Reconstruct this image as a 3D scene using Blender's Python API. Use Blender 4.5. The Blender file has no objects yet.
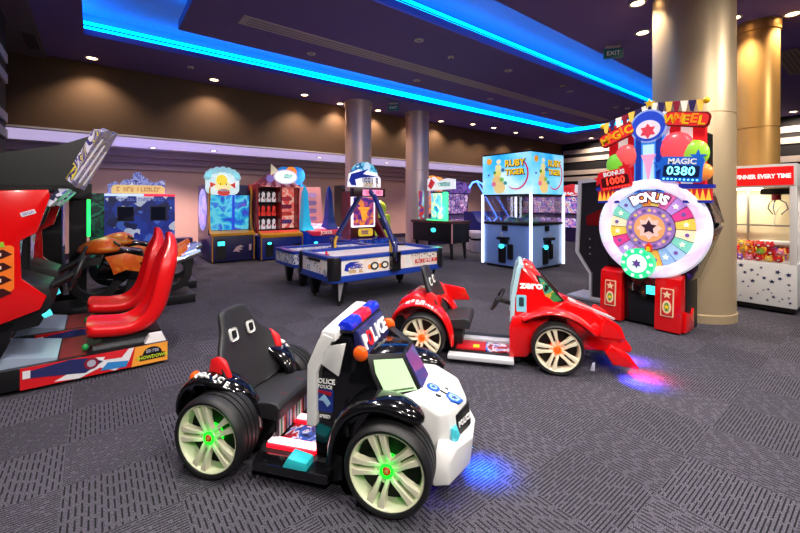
import bpy, bmesh, math, random
from mathutils import Matrix, Vector
random.seed(7)
PI = math.pi
SC = bpy.context.scene
COL = SC.collection

# ------------------------------------------------------------------ materials
def lin(c):
    return tuple((x / 12.92 if x <= .04045 else ((x + .055) / 1.055) ** 2.4) for x in [v / 255. for v in c])
MATS = {}
def M(name, c=(128, 128, 128), rough=.5, metal=0., emit=0., ec=None, coat=0., trans=0., ior=1.45, alpha=1., bump=None):
    if name in MATS: return MATS[name]
    m = bpy.data.materials.new(name); m.use_nodes = True
    b = m.node_tree.nodes['Principled BSDF']
    b.inputs['Base Color'].default_value = lin(c) + (1,)
    b.inputs['Roughness'].default_value = rough
    b.inputs['Metallic'].default_value = metal
    b.inputs['Coat Weight'].default_value = coat
    b.inputs['Coat Roughness'].default_value = .05
    b.inputs['Transmission Weight'].default_value = trans
    b.inputs['IOR'].default_value = ior
    b.inputs['Alpha'].default_value = alpha
    if emit:
        b.inputs['Emission Color'].default_value = lin(ec or c) + (1,)
        b.inputs['Emission Strength'].default_value = emit
    if bump:
        nt = m.node_tree
        tc = nt.nodes.new('ShaderNodeTexCoord'); nz = nt.nodes.new('ShaderNodeTexNoise'); bp = nt.nodes.new('ShaderNodeBump')
        nz.inputs['Scale'].default_value = bump[0]; bp.inputs['Strength'].default_value = bump[1]; bp.inputs['Distance'].default_value = .01
        nt.links.new(tc.outputs['Object'], nz.inputs['Vector']); nt.links.new(nz.outputs['Fac'], bp.inputs['Height'])
        nt.links.new(bp.outputs['Normal'], b.inputs['Normal'])
    MATS[name] = m
    return m
def art(name, pal, scale=6., emit=0., rough=.35, stretch=(1, 1, 1), warp=.6, smooth=False, kind='noise'):
    """printed artwork: flat patches of the palette's colours in object space, backlit when emit > 0"""
    if name in MATS: return MATS[name]
    m = bpy.data.materials.new(name); m.use_nodes = True
    nt = m.node_tree; N = nt.nodes; L = nt.links; b = N['Principled BSDF']
    tc = N.new('ShaderNodeTexCoord'); mp = N.new('ShaderNodeMapping'); mp.inputs['Scale'].default_value = stretch
    L.new(tc.outputs['Object'], mp.inputs['Vector'])
    if kind == 'voronoi':
        nz = N.new('ShaderNodeTexNoise'); nz.inputs['Scale'].default_value = scale * .7
        mx = N.new('ShaderNodeVectorMath'); mx.operation = 'MULTIPLY_ADD'
        mx.inputs[1].default_value = (warp / scale,) * 3
        L.new(nz.outputs['Color'], mx.inputs[0]); L.new(mp.outputs['Vector'], mx.inputs[2]); L.new(mp.outputs['Vector'], nz.inputs['Vector'])
        v = N.new('ShaderNodeTexVoronoi'); v.inputs['Scale'].default_value = scale
        L.new(mx.outputs['Vector'], v.inputs['Vector'])
        sp = N.new('ShaderNodeSeparateColor'); L.new(v.outputs['Color'], sp.inputs['Color']); fac = sp.outputs['Red']
    else:
        nz = N.new('ShaderNodeTexNoise'); nz.inputs['Scale'].default_value = scale; nz.inputs['Detail'].default_value = 3; nz.inputs['Distortion'].default_value = warp
        L.new(mp.outputs['Vector'], nz.inputs['Vector'])
        mr = N.new('ShaderNodeMapRange'); mr.inputs['From Min'].default_value = .28; mr.inputs['From Max'].default_value = .72
        L.new(nz.outputs['Fac'], mr.inputs['Value']); fac = mr.outputs['Result']
    cr = N.new('ShaderNodeValToRGB'); cr.color_ramp.interpolation = 'LINEAR' if smooth else 'CONSTANT'
    e = cr.color_ramp.elements
    while len(e) < len(pal): e.new(.5)
    for i, c in enumerate(pal):
        e[i].position = i / (len(pal) - (1 if smooth else 0)); e[i].color = lin(c) + (1,)
    L.new(fac, cr.inputs['Fac'])
    L.new(cr.outputs['Color'], b.inputs['Base Color']); b.inputs['Roughness'].default_value = rough
    if emit:
        L.new(cr.outputs['Color'], b.inputs['Emission Color']); b.inputs['Emission Strength'].default_value = emit
    MATS[name] = m
    return m

# ------------------------------------------------------------------ mesh builder
class MB:
    def __init__(s, M0=None):
        s.bm = bmesh.new(); s.mats = []; s.mi = 0; s.X = M0 or Matrix.Identity(4)
    def use(s, m):
        if m not in s.mats: s.mats.append(m)
        s.mi = s.mats.index(m); return s
    def at(s, X): s.X = X; return s
    def raw(s, vs, fs):
        bv = [s.bm.verts.new(s.X @ Vector(v)) for v in vs]
        for f in fs:
            try:
                fc = s.bm.faces.new([bv[i] for i in f]); fc.material_index = s.mi
            except ValueError: pass
        return s
    def box(s, x0, x1, y0, y1, z0, z1):
        vs = [(x, y, z) for z in (z0, z1) for y in (y0, y1) for x in (x0, x1)]
        return s.raw(vs, [(0, 2, 3, 1), (4, 5, 7, 6), (0, 1, 5, 4), (2, 6, 7, 3), (0, 4, 6, 2), (1, 3, 7, 5)])
    def prism(s, pts, ax, a, b, pts2=None):
        q = pts2 or pts
        def mk(p, d): return (p[0], d, p[1]) if ax == 'y' else ((d, p[0], p[1]) if ax == 'x' else (p[0], p[1], d))
        n = len(pts)
        vs = [mk(p, a) for p in pts] + [mk(p, b) for p in q]
        fs = [tuple(range(n))[::-1], tuple(range(n, 2 * n))] + [(i, (i + 1) % n, n + (i + 1) % n, n + i) for i in range(n)]
        return s.raw(vs, fs)
    def hull(s, pts):
        b = bmesh.new()
        for p in pts: b.verts.new(p)
        bmesh.ops.convex_hull(b, input=b.verts[:])
        bmesh.ops.delete(b, geom=[v for v in b.verts if not v.link_faces], context='VERTS')
        bmesh.ops.dissolve_limit(b, angle_limit=.02, verts=b.verts[:], edges=b.edges[:])
        b.verts.index_update()
        s.raw([v.co.copy() for v in b.verts], [[v.index for v in f.verts] for f in b.faces]); b.free()
        return s
    def sym(s, pts):
        return s.hull(list(pts) + [(p[0], -p[1], p[2]) for p in pts])
    def loft(s, rings, cap=True):
        n = len(rings[0]); vs = [p for r in rings for p in r]; fs = []
        for k in range(len(rings) - 1):
            for i in range(n):
                j = (i + 1) % n; fs.append((k * n + i, k * n + j, (k + 1) * n + j, (k + 1) * n + i))
        if cap: fs += [tuple(range(n))[::-1], tuple(range((len(rings) - 1) * n, len(rings) * n))]
        return s.raw(vs, fs)
    def cyl(s, p0, p1, r0, r1=None, n=16):
        r1 = r0 if r1 is None else r1
        p0 = Vector(p0); p1 = Vector(p1); d = (p1 - p0).normalized()
        a = d.orthogonal().normalized(); b = d.cross(a)
        return s.loft([[p + r * (a * math.cos(2 * PI * i / n) + b * math.sin(2 * PI * i / n)) for i in range(n)] for p, r in ((p0, r0), (p1, r1))])
    def lathe(s, prof, ax='z', c=(0, 0, 0), n=32, close=False):
        rings = []
        for r, h in prof:
            g = []
            for i in range(n):
                t = 2 * PI * i / n; a = r * math.cos(t); b = r * math.sin(t)
                v = {'z': (a, b, h), 'y': (a, h, b), 'x': (h, a, b)}[ax]
                g.append((v[0] + c[0], v[1] + c[1], v[2] + c[2]))
            rings.append(g)
        if close: rings.append(rings[0])
        return s.loft(rings, cap=not close)
    def tube(s, pts, r, n=8, closed=False):
        P = [Vector(p) for p in pts]; rings = []; up = None
        for i, p in enumerate(P):
            if closed: d = (P[(i + 1) % len(P)] - P[i - 1])
            else: d = P[min(i + 1, len(P) - 1)] - P[max(i - 1, 0)]
            d.normalize()
            if up is None: up = d.orthogonal().normalized()
            a = (up - d * up.dot(d)).normalized(); up = a; b = d.cross(a)
            rr = r[i] if isinstance(r, (list, tuple)) else r
            rings.append([p + rr * (a * math.cos(2 * PI * k / n) + b * math.sin(2 * PI * k / n)) for k in range(n)])
        if closed: rings.append(rings[0])
        return s.loft(rings, cap=not closed)
    def ball(s, c, r, nu=14, nv=9):
        if not isinstance(r, (list, tuple)): r = (r, r, r)
        rings = []
        for j in range(1, nv):
            t = PI * j / nv
            rings.append([(c[0] + r[0] * math.sin(t) * math.cos(2 * PI * i / nu), c[1] + r[1] * math.sin(t) * math.sin(2 * PI * i / nu), c[2] - r[2] * math.cos(t)) for i in range(nu)])
        return s.loft(rings)
    def band(s, path, hw, ht, n=12, y=0.):
        """a bent strip: the path runs in x-z, the strip is hw wide each way in y and ht thick each way"""
        P = [Vector((p[0], 0, p[1])) for p in path]; rings = []
        for i, p in enumerate(P):
            d = (P[min(i + 1, len(P) - 1)] - P[max(i - 1, 0)]).normalized(); nn = Vector((-d.z, 0, d.x))
            w = hw[i] if isinstance(hw, (list, tuple)) else hw; t = ht[i] if isinstance(ht, (list, tuple)) else ht
            yy = y[i] if isinstance(y, (list, tuple)) else y
            rings.append([p + Vector((0, yy + w * math.cos(2 * PI * k / n), 0)) + nn * t * math.sin(2 * PI * k / n) for k in range(n)])
        return s.loft(rings)
    def text(s, body, size, extrude=.003, align='CENTER', bold=0., sx=1., shear=0.):
        """lettering in the local x-y plane (centred on the origin), facing +z, of the current transform"""
        cu = bpy.data.curves.new('lettering', 'FONT'); cu.body = body; cu.size = size; cu.extrude = extrude; cu.align_x = align; cu.align_y = 'CENTER'; cu.offset = bold; cu.resolution_u = 2; cu.shear = shear
        ob = bpy.data.objects.new('lettering', cu); COL.objects.link(ob)
        dg = bpy.context.evaluated_depsgraph_get(); me = ob.evaluated_get(dg).to_mesh()
        s.raw([(v.co.x * sx, v.co.y, v.co.z) for v in me.vertices], [list(p.vertices) for p in me.polygons])
        ob.evaluated_get(dg).to_mesh_clear(); bpy.data.objects.remove(ob); bpy.data.curves.remove(cu)
        return s
    def build(s, name, parent=None, mat=None, bevel=0., seg=2, sub=0, angle=40, loc=None, rz=0., label=None):
        if mat: s.mats = [mat] if not s.mats else s.mats
        bm = s.bm
        bmesh.ops.recalc_face_normals(bm, faces=bm.faces[:])
        if bevel:
            bmesh.ops.remove_doubles(bm, verts=bm.verts[:], dist=1e-5)
            es = [e for e in bm.edges if len(e.link_faces) == 2 and e.calc_face_angle(0) > math.radians(28)]
            if es: bmesh.ops.bevel(bm, geom=es, offset=bevel, segments=seg, affect='EDGES', profile=.6, clamp_overlap=True)
        me = bpy.data.meshes.new(name); bm.to_mesh(me); bm.free()
        for m in s.mats: me.materials.append(m)
        for p in me.polygons: p.use_smooth = True
        me.set_sharp_from_angle(angle=math.radians(angle))
        o = bpy.data.objects.new(name, me); COL.objects.link(o)
        if parent: o.parent = parent
        if loc: o.location = loc
        if rz: o.rotation_euler.z = rz
        if sub:
            md = o.modifiers.new('smooth', 'SUBSURF'); md.levels = sub; md.render_levels = sub
        if label: o['label'] = label
        return o
def tag(o, label=None, cat=None, group=None, kind=None):
    if label: o['label'] = label
    if cat: o['category'] = cat
    if group: o['group'] = group
    if kind: o['kind'] = kind
    return o
def thing(name, label, cat, loc=(0, 0, 0), rz=0., group=None):
    o = bpy.data.objects.new(name, None); COL.objects.link(o); o.location = loc; o.rotation_euler.z = rz
    o.empty_display_size = .1
    return tag(o, label, cat, group)
def copy_thing(root, label=None, loc=None, rz=None, parent=None):
    c = root.copy(); COL.objects.link(c)
    if parent: c.parent = parent
    for ch in list(root.children): copy_thing(ch, parent=c)
    if label: c['label'] = label
    if loc is not None: c.location = loc
    if rz is not None: c.rotation_euler.z = rz
    return c
def face(ox, oy, oz, rx=(1, 0, 0), up=(0, 0, 1)):
    """transform: local x -> rx, local y -> up, local z -> outward"""
    a = Vector(rx).normalized(); b = Vector(up).normalized(); n = a.cross(b).normalized()
    return Matrix(((a.x, b.x, n.x, ox), (a.y, b.y, n.y, oy), (a.z, b.z, n.z, oz), (0, 0, 0, 1)))
def scrib(m, F, w, h, n, seed=1):
    """a line of printed writing too small to read in the photo: uneven strokes"""
    rr = random.Random(seed); m.at(F); x = -w / 2; st = w / n
    for k in range(n):
        if rr.random() < .12: x += st; continue
        a = x + st * .08; b = x + st * .86; t = h * rr.uniform(.42, .5); c = h * rr.uniform(-.5, -.42)
        m.prism([(a, c), (a + st * .26, c), (a + st * .26, t), (a, t)], 'z', 0, .004)
        if rr.random() < .7: m.prism([(a, t - h * .24), (b, t - h * .24), (b, t), (a, t)], 'z', 0, .0045)
        if rr.random() < .6: m.prism([(b - st * .26, c), (b, c), (b, t - h * .1), (b - st * .26, t - h * .1)], 'z', 0, .0042)
        if rr.random() < .5: m.prism([(a, c), (b, c), (b, c + h * .22), (a, c + h * .22)], 'z', 0, .0048)
        x += st
    return m
def star(cx, cy, r, k=5, inner=.42, rot=PI / 2):
    return [(cx + (r if i % 2 == 0 else r * inner) * math.cos(rot + PI * i / k), cy + (r if i % 2 == 0 else r * inner) * math.sin(rot + PI * i / k)) for i in range(2 * k)]
def disc(cx, cy, rx, ry=None, n=28, a0=0., a1=2 * PI):
    ry = rx if ry is None else ry
    return [(cx + rx * math.cos(a0 + (a1 - a0) * i / n), cy + ry * math.sin(a0 + (a1 - a0) * i / n)) for i in range(n if a1 - a0 > 6.28 else n + 1)]
def rrect(x0, x1, y0, y1, r, n=4):
    o = []
    for cx, cy, a in ((x1 - r, y1 - r, 0), (x0 + r, y1 - r, PI / 2), (x0 + r, y0 + r, PI), (x1 - r, y0 + r, 1.5 * PI)):
        o += [(cx + r * math.cos(a + PI / 2 * i / n), cy + r * math.sin(a + PI / 2 * i / n)) for i in range(n + 1)]
    return o

from mathutils.bvhtree import BVHTree
def surf(o, p, d):
    """where a ray in o's own frame meets its surface: point and outward normal"""
    me = o.data; t = BVHTree.FromPolygons([v.co for v in me.vertices], [list(f.vertices) for f in me.polygons])
    l, n, i, r = t.ray_cast(Vector(p), Vector(d).normalized())
    if l is None: return Vector(p), -Vector(d).normalized()
    if n.dot(Vector(d)) > 0: n = -n
    return l, n
def on_surf(o, p, d, rx, off=.001):
    l, n = surf(o, p, d); rx = Vector(rx); rx = (rx - n * rx.dot(n)).normalized(); up = n.cross(rx)
    l = l + n * off
    return face(l.x, l.y, l.z, rx, up)
# common materials
BLACK = M('black_gloss_plastic', (10, 10, 13), .12, coat=.6)
BLKM = M('black_satin_panel', (16, 16, 19), .42)
RUBBER = M('tyre_rubber', (22, 22, 24), .5)
WHITE = M('white_gloss_plastic', (232, 232, 230), .2, coat=.5)
CREAM = M('cream_wheel_plastic', (228, 222, 196), .3, coat=.2)
RED = M('red_gloss_plastic', (214, 10, 14), .16, coat=.7)
REDS = M('red_seat_plastic', (218, 14, 20), .3, coat=.2)
LEATH = M('black_leatherette', (34, 34, 38), .5, bump=(220, .15))
REDL = M('red_leatherette', (220, 22, 30), .45)
ORANGE = M('orange_lamp_plastic', (240, 92, 18), .25, coat=.4)
BLUEP = M('blue_gloss_plastic', (18, 44, 150), .22, coat=.4)
CHROME = M('chrome', (225, 225, 230), .12, 1.)
STEEL = M('brushed_steel', (170, 172, 178), .32, 1.)
SILVER = M('silver_painted_trim', (190, 190, 196), .35, .5)
YEL = M('yellow_letters', (250, 205, 20), .4)
WLET = M('white_letters', (245, 245, 245), .4)
BLET = M('black_letters', (12, 12, 14), .4)
DARKIN = M('dark_interior', (8, 8, 10), .6)
TEALLED = M('teal_lit_button', (60, 220, 235), .4, emit=2.2)
GREENLED = M('green_wheel_led', (20, 255, 40), .4, emit=1.7)
ORLED = M('orange_wheel_led', (255, 70, 10), .4, emit=2.4)
WLED = M('white_led_strip', (230, 236, 255), .4, emit=2.4)
GLASS = M('clear_glass_pane', (255, 255, 255), .02, trans=1., ior=1.1, alpha=.25)
# ------------------------------------------------------------------ camera
cam = bpy.data.cameras.new('camera'); cam.sensor_width = 36; cam.lens = 390 / 800 * 36
cam.shift_y = -63.5 / 800; cam.clip_start = .05
co = bpy.data.objects.new('camera', cam); COL.objects.link(co)
co.location = (0, 0, 1.5); co.rotation_euler = (PI / 2, 0, -math.atan2(.6157, .788))
SC.camera = co
# ------------------------------------------------------------------ setting
ZC = 4.31
def carpet():
    m = bpy.data.materials.new('carpet_tiles'); m.use_nodes = True
    nt = m.node_tree; N = nt.nodes; L = nt.links; b = N['Principled BSDF']
    def mt(op, a, c=None, d=None):
        n = N.new('ShaderNodeMath'); n.operation = op
        for i, v in enumerate((a, c, d)):
            if v is None: continue
            if isinstance(v, (int, float)): n.inputs[i].default_value = v
            else: L.new(v, n.inputs[i])
        return n.outputs[0]
    tc = N.new('ShaderNodeTexCoord'); sp = N.new('ShaderNodeSeparateXYZ'); L.new(tc.outputs['Object'], sp.inputs[0])
    T = .485
    u = mt('DIVIDE', mt('ADD', sp.outputs['X'], .14 + 20 * T), T); v = mt('DIVIDE', mt('ADD', sp.outputs['Y'], -3.2 + 40 * T), T)
    iu = mt('FLOOR', u); iv = mt('FLOOR', v); fu = mt('FRACT', u); fv = mt('FRACT', v)
    chk = mt('MODULO', mt('ADD', iu, iv), 2.)
    def sel(a, c): return mt('ADD', mt('MULTIPLY', a, mt('SUBTRACT', 1., chk)), mt('MULTIPLY', c, chk))
    a = sel(fu, fv); l = sel(fv, fu)                       # across and along the ribs of this tile
    ribs = sel(19., 27.)
    ra = mt('MULTIPLY', a, ribs); ri = mt('FLOOR', ra); rf = mt('FRACT', ra)
    wn = N.new('ShaderNodeTexWhiteNoise'); wn.noise_dimensions = '3D'
    cb = N.new('ShaderNodeCombineXYZ'); L.new(ri, cb.inputs[0]); L.new(iu, cb.inputs[1]); L.new(iv, cb.inputs[2]); L.new(cb.outputs[0], wn.inputs['Vector'])
    la = mt('ADD', mt('MULTIPLY', l, sel(4.6, 2.6)), mt('MULTIPLY', wn.outputs['Value'], 3.))
    dash = mt('LESS_THAN', mt('FRACT', la), sel(.74, .9))
    groove = mt('LESS_THAN', mt('ABSOLUTE', mt('SUBTRACT', rf, .5)), sel(.15, .17))
    dk = mt('MULTIPLY', dash, groove)
    nz = N.new('ShaderNodeTexNoise'); nz.inputs['Scale'].default_value = 190; nz.inputs['Detail'].default_value = 3; nz.inputs['Roughness'].default_value = .7; L.new(tc.outputs['Object'], nz.inputs['Vector'])
    nb = N.new('ShaderNodeTexNoise'); nb.inputs['Scale'].default_value = 1.3; nb.inputs['Detail'].default_value = 4; L.new(tc.outputs['Object'], nb.inputs['Vector'])
    cr = N.new('ShaderNodeValToRGB'); e = cr.color_ramp.elements
    e[0].position = .36; e[0].color = lin((20, 19, 25)) + (1,); e[1].position = .64; e[1].color = lin((108, 104, 117)) + (1,)
    L.new(nz.outputs['Fac'], cr.inputs['Fac'])
    tw = N.new('ShaderNodeTexWhiteNoise'); tw.noise_dimensions = '2D'
    c2 = N.new('ShaderNodeCombineXYZ'); L.new(iu, c2.inputs[0]); L.new(iv, c2.inputs[1]); L.new(c2.outputs[0], tw.inputs['Vector'])
    tone = mt('MULTIPLY', mt('ADD', .86, mt('MULTIPLY', tw.outputs['Value'], .2)), mt('ADD', .8, mt('MULTIPLY', nb.outputs['Fac'], .4)))
    mul = N.new('ShaderNodeMix'); mul.data_type = 'RGBA'; mul.blend_type = 'MULTIPLY'; mul.inputs['Factor'].default_value = 1.
    L.new(cr.outputs['Color'], mul.inputs['A'])
    c3 = N.new('ShaderNodeCombineColor')
    for i in range(3): L.new(tone, c3.inputs[i])
    L.new(c3.outputs[0], mul.inputs['B'])
    mx = N.new('ShaderNodeMix'); mx.data_type = 'RGBA'; L.new(dk, mx.inputs['Factor']); L.new(mul.outputs['Result'], mx.inputs['A']); mx.inputs['B'].default_value = lin((26, 26, 30)) + (1,)
    L.new(mx.outputs['Result'], b.inputs['Base Color']); b.inputs['Roughness'].default_value = .95; b.inputs['Specular IOR Level'].default_value = .15
    bp = N.new('ShaderNodeBump'); bp.inputs['Strength'].default_value = .5; bp.inputs['Distance'].default_value = .004
    L.new(mt('SUBTRACT', nz.outputs['Fac'], mt('MULTIPLY', dk, .8)), bp.inputs['Height']); L.new(bp.outputs['Normal'], b.inputs['Normal'])
    return m
CEIL = M('ceiling_light_tint', (112, 90, 156), .8)  # bluish purple light on the ceiling is mixed into this colour
CEILP = M('ceiling_panel_light_tint', (106, 86, 150), .7)  # dark grey panel; the coloured light falling on it is in the tint
DECK = M('cove_blue_spill_tint', (150, 176, 246), .7)  # white deck coloured blue to imitate spill from the cove LEDs
SOFF = M('soffit_brown_paint', (86, 62, 44), .8)
LOWC = M('low_ceiling_paint', (190, 182, 190), .7)
WALLT = M('back_wall_paint', (216, 176, 152), .8)
TRIMT = M('wall_ledge_paint', (176, 150, 142), .7)
DARKW = M('dark_slatted_wall', (24, 22, 30), .7)
SLAT = M('pale_wall_slat', (190, 178, 176), .6)
def struct(name, mb, mat=None, **k):
    return tag(mb.build(name, None, mat, **k), kind='structure')
U0, U1, V0, V1 = -4.0, 17.7, -5.0, 13.6
struct('floor', MB().box(U0, U1, V0, V1, -.1, 0), carpet())
TU0, TU1, TV0, TV1 = -.15, 15.3, 3.45, 8.35            # recess in the ceiling
c = MB().use(CEIL)
for b in ((U0, TU0, V0, 10.), (TU1, U1, V0, 10.), (TU0, TU1, V0, TV0), (TU0, TU1, TV1, 10.)): c.box(*b, ZC, ZC + .1)
struct('ceiling', c)
c = MB().use(DECK)                                     # inside of the recess, tinted with blue spill: deck and upstands
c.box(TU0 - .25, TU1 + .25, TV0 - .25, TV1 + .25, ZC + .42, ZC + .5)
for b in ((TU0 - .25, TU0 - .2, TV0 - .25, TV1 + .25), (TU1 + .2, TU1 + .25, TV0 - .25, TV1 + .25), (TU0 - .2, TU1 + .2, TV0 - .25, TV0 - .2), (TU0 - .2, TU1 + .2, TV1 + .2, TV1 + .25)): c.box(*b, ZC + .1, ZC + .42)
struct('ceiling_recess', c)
PU0, PU1, PV0, PV1 = 1.06, 14.2, 4.5, 7.2              # the panel that floats in the recess
struct('ceiling_panel', MB().use(CEILP).box(PU0, PU1, PV0, PV1, ZC, ZC + .14))
LEDB = M('blue_cove_led', (0, 110, 255), .4, emit=6.5, ec=(0, 172, 255))
def led(u0, u1, v0, v1, z0, what):
    m = MB().use(LEDB).box(u0, u1, v0, v1, z0, z0 + .045).box(u0, u1, v0, v1, z0 + .07, z0 + .125)
    m.use(BLKM).box(u0, u1, v0, v1, z0 + .045, z0 + .07)
    return tag(m.build('cove_light'), what, 'cove light', 'blue cove lights')
zl = ZC + .14
led(TU0 - .12, TU1 + .12, TV1 + .06, TV1 + .1, ZC + .12, 'long blue cove light at far edge of the ceiling recess, nearer the back wall')
led(TU0 - .1, TU0 - .06, TV0 - .1, TV1 + .05, ZC + .12, 'short blue cove light across left end of the ceiling recess')
led(TU1 + .06, TU1 + .1, TV0 - .1, TV1 + .05, ZC + .12, 'short blue cove light across far right end of the ceiling recess')
led(TU0 - .1, TU1 + .1, TV0 - .14, TV0 - .1, ZC + .12, 'long blue cove light at near edge of the ceiling recess')
led(PU0 + .1, PU1 - .1, PV0 + .06, PV0 + .1, zl, 'blue cove light on near edge of the floating ceiling panel')
led(PU0 + .06, PU0 + .1, PV0 + .12, PV1 - .12, zl, 'blue cove light on left end of the floating ceiling panel')
# long grey air slot on the panel
g = thing('air_diffuser', 'long pale grey air slot set in the dark floating ceiling panel', 'air vent', (0, 0, ZC))
MB().use(M('diffuser_grey', (186, 170, 176), .6)).box(1.75, 13.6, 6.02, 6.34, -.012, 0).build('frame', g)
s_ = MB().use(M('diffuser_dark', (140, 126, 132), .6))
for k in range(3): s_.box(1.85, 13.5, 6.07 + k * .09, 6.1 + k * .09, -.016, -.012)
s_.build('slot', g)
# bulkhead at left end with its grille
struct('ceiling_bulkhead', MB().use(M('bulkhead_paint', (100, 88, 98), .8)).box(U0, -.73, V0, 10., ZC - .06, ZC))
g = thing('air_grille', 'square louvred air grille in the ceiling at top left', 'air vent', (-.86, 9.1, ZC - .06))
MB().use(M('grille_grey', (96, 84, 88), .5)).box(-.1, .1, -.42, .42, -.012, 0).build('frame', g)
s_ = MB().use(M('grille_slot', (30, 26, 32), .7))
for k in range(12): s_.box(-.085, .085, -.38 + k * .066, -.35 + k * .066, -.016, -.012)
s_.build('louvre', g)
# soffit and low back ceiling
struct('soffit', MB().use(SOFF).box(U0, U1, 10., 10.12, 2.935, ZC + .1))
struct('soffit_trim', MB().use(LOWC).box(U0, U1, 9.985, 10.13, 2.9, 2.935))
struct('ceiling_back', MB().use(LOWC).box(U0, U1, 10.12, V1, 2.98, 3.08))
struct('wall_back', MB().use(WALLT).box(U0, U1, V1, V1 + .1, 0, 3.16))
t = MB().use(TRIMT)
for k, (z0, z1, d) in enumerate(((2.8, 2.98, .55), (2.64, 2.8, .35), (2.46, 2.64, .18))): t.box(U0, U1, V1 - d, V1, z0, z1)
struct('trim_back', t)
struct('baseboard_back', MB().use(M('baseboard_dark', (48, 36, 52), .5)).box(U0, U1, V1 - .03, V1, 0, .16))
# end wall, left wall, front wall
struct('wall_end', MB().use(DARKW).box(U1, U1 + .1, V0, V1, 0, ZC + .1))
struct('wall_left', MB().use(DARKW).box(-1.35, -1.06, V0, 8.25, 0, ZC - .06))
struct('wall_far_left', MB().use(M('corridor_paint', (80, 66, 84), .8)).box(U0 - .1, U0, V0, V1, 0, ZC))
struct('wall_front', MB().use(M('front_wall_paint', (120, 108, 104), .8)).box(U0, U1, V0 - .1, V0, 0, ZC + .1))
t = MB().use(SLAT)
for z in (3.78, 3.42, 2.82, 2.52): t.box(U1 - .05, U1, V0, 9.9, z, z + .2)
struct('trim_end', t)
t = MB().use(SLAT)
for z in (3.58, 3.28, 2.7, 2.46): t.box(-1.06, -1.03, V0, 8.2, z, z + .13)
struct('trim_left', t)
# glowing sheet added to imitate a lit low ceiling behind the soffit
LILAC = M('lilac_lit_ceiling_sheet', (190, 170, 255), .4, emit=.62, ec=(218, 202, 246))
tag(MB().use(LILAC).box(-3.4, 17., 10.16, 12.4, 2.962, 2.982).build('cove_light'), 'broad lilac glowing sheet imitating lit low ceiling, behind the brown soffit', 'cove light')
# ------------------------------------------------------------------ columns
def colmat(name, c):
    m = M(name, c, .42, .45)
    nt = m.node_tree; b = nt.nodes['Principled BSDF']
    tc = nt.nodes.new('ShaderNodeTexCoord'); mp = nt.nodes.new('ShaderNodeMapping'); mp.inputs['Scale'].default_value = (3, 3, .5)
    nz = nt.nodes.new('ShaderNodeTexNoise'); nz.inputs['Scale'].default_value = 4; nz.inputs['Detail'].default_value = 6
    mr = nt.nodes.new('ShaderNodeMapRange'); mr.inputs['To Min'].default_value = .3; mr.inputs['To Max'].default_value = .5
    nt.links.new(tc.outputs['Object'], mp.inputs[0]); nt.links.new(mp.outputs[0], nz.inputs['Vector']); nt.links.new(nz.outputs['Fac'], mr.inputs['Value']); nt.links.new(mr.outputs['Result'], b.inputs['Roughness'])
    return m
CGOLD = colmat('champagne_metal_cladding', (206, 182, 146)); CGOLD2 = colmat('gold_metal_cladding', (222, 172, 100)); CPINK = colmat('pink_lit_metal_cladding', (212, 180, 176))  # back columns: pinkish light is put into the cladding colour
def column(u, v, r, mat, label, ring=None, cap=False):
    o = thing('column', label, 'column', (u, v, 0))
    zr = ring or 2.6
    MB().use(mat).lathe([(r, 0), (r, zr - .012), (r - .012, zr - .008), (r - .012, zr + .008), (r, zr + .012), (r, ZC)], n=64).build('cladding', o)
    MB().use(mat).lathe([(r + .012, 0), (r + .012, .1), (r, .11), (r - .02, .11), (r - .02, 0)], n=64).build('base_ring', o)
    if cap: MB().use(mat).lathe([(r, ZC - .16), (r + .02, ZC - .15), (r + .02, ZC), (r - .02, ZC), (r - .02, ZC - .16)], n=64).build('collar', o)
    return o
column(6.36, 1.72, .455, CGOLD, 'thick champagne metal column behind the big prize wheel', 2.63)
column(8.22, 1.38, .265, CGOLD2, 'gold metal column rising behind the white crane machine', 2.66, True)
column(5.79, 9.3, .365, CPINK, 'metal column behind the air hockey table, left one of the pair', 2.5, True)
column(7.95, 9.3, .365, CPINK, 'metal column right of the pair at the back, beside the green lit machine', 2.5, True)
# ------------------------------------------------------------------ lights
LENS = M('lamp_lens_warm', (255, 214, 160), .4, emit=14., ec=(255, 214, 160))
LENSW = M('lamp_lens_white', (255, 240, 225), .4, emit=9., ec=(255, 236, 216))
TRIMR = M('lamp_trim_white', (190, 180, 170), .4)
def spot(u, v, z, power, col, angle=110, blend=.7, tgt=None, size=.07):
    l = bpy.data.lights.new('downlight_beam', 'SPOT'); l.energy = power; l.color = col; l.spot_size = math.radians(angle); l.spot_blend = blend; l.shadow_soft_size = size
    o = bpy.data.objects.new('downlight_beam', l); COL.objects.link(o); o.location = (u, v, z)
    if tgt:
        o.rotation_euler = (Vector(tgt) - Vector((u, v, z))).to_track_quat('-Z', 'Y').to_euler()
    return o
DL0 = None
def downlight(u, v, z, label, power, col=(1, .86, .68), angle=110, group=None, lens=LENS, tgt=None, r=.085):
    o = thing('downlight', label, 'ceiling light', (u, v, z), 0, group)
    MB().use(TRIMR).lathe([(r + .03, 0), (r + .028, -.012), (r, -.014), (r - .005, 0)], n=24).build('trim_ring', o)
    MB().use(lens).lathe([(.001, -.004), (r, -.006), (r, -.001), (.001, -.001)], n=24).build('lens', o)
    spot(u, v, z - .03, power, col, angle, tgt=tgt)
    return o
WARM = (1., .80, .56); NEUT = (1., .93, .86); COOLP = (.82, .72, 1.)
far = [(-.05, 9.62), (2.13, 9.6), (4.28, 9.5), (5.45, 9.72), (6.75, 9.72), (8.3, 9.68), (9.35, 9.68), (10.6, 9.35), (11.7, 9.3), (13.2, 9.4), (15., 9.4)]
names = ['first', 'second', 'third', 'fourth', 'fifth', 'sixth', 'seventh', 'eighth', 'ninth', 'tenth', 'eleventh']
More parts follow.
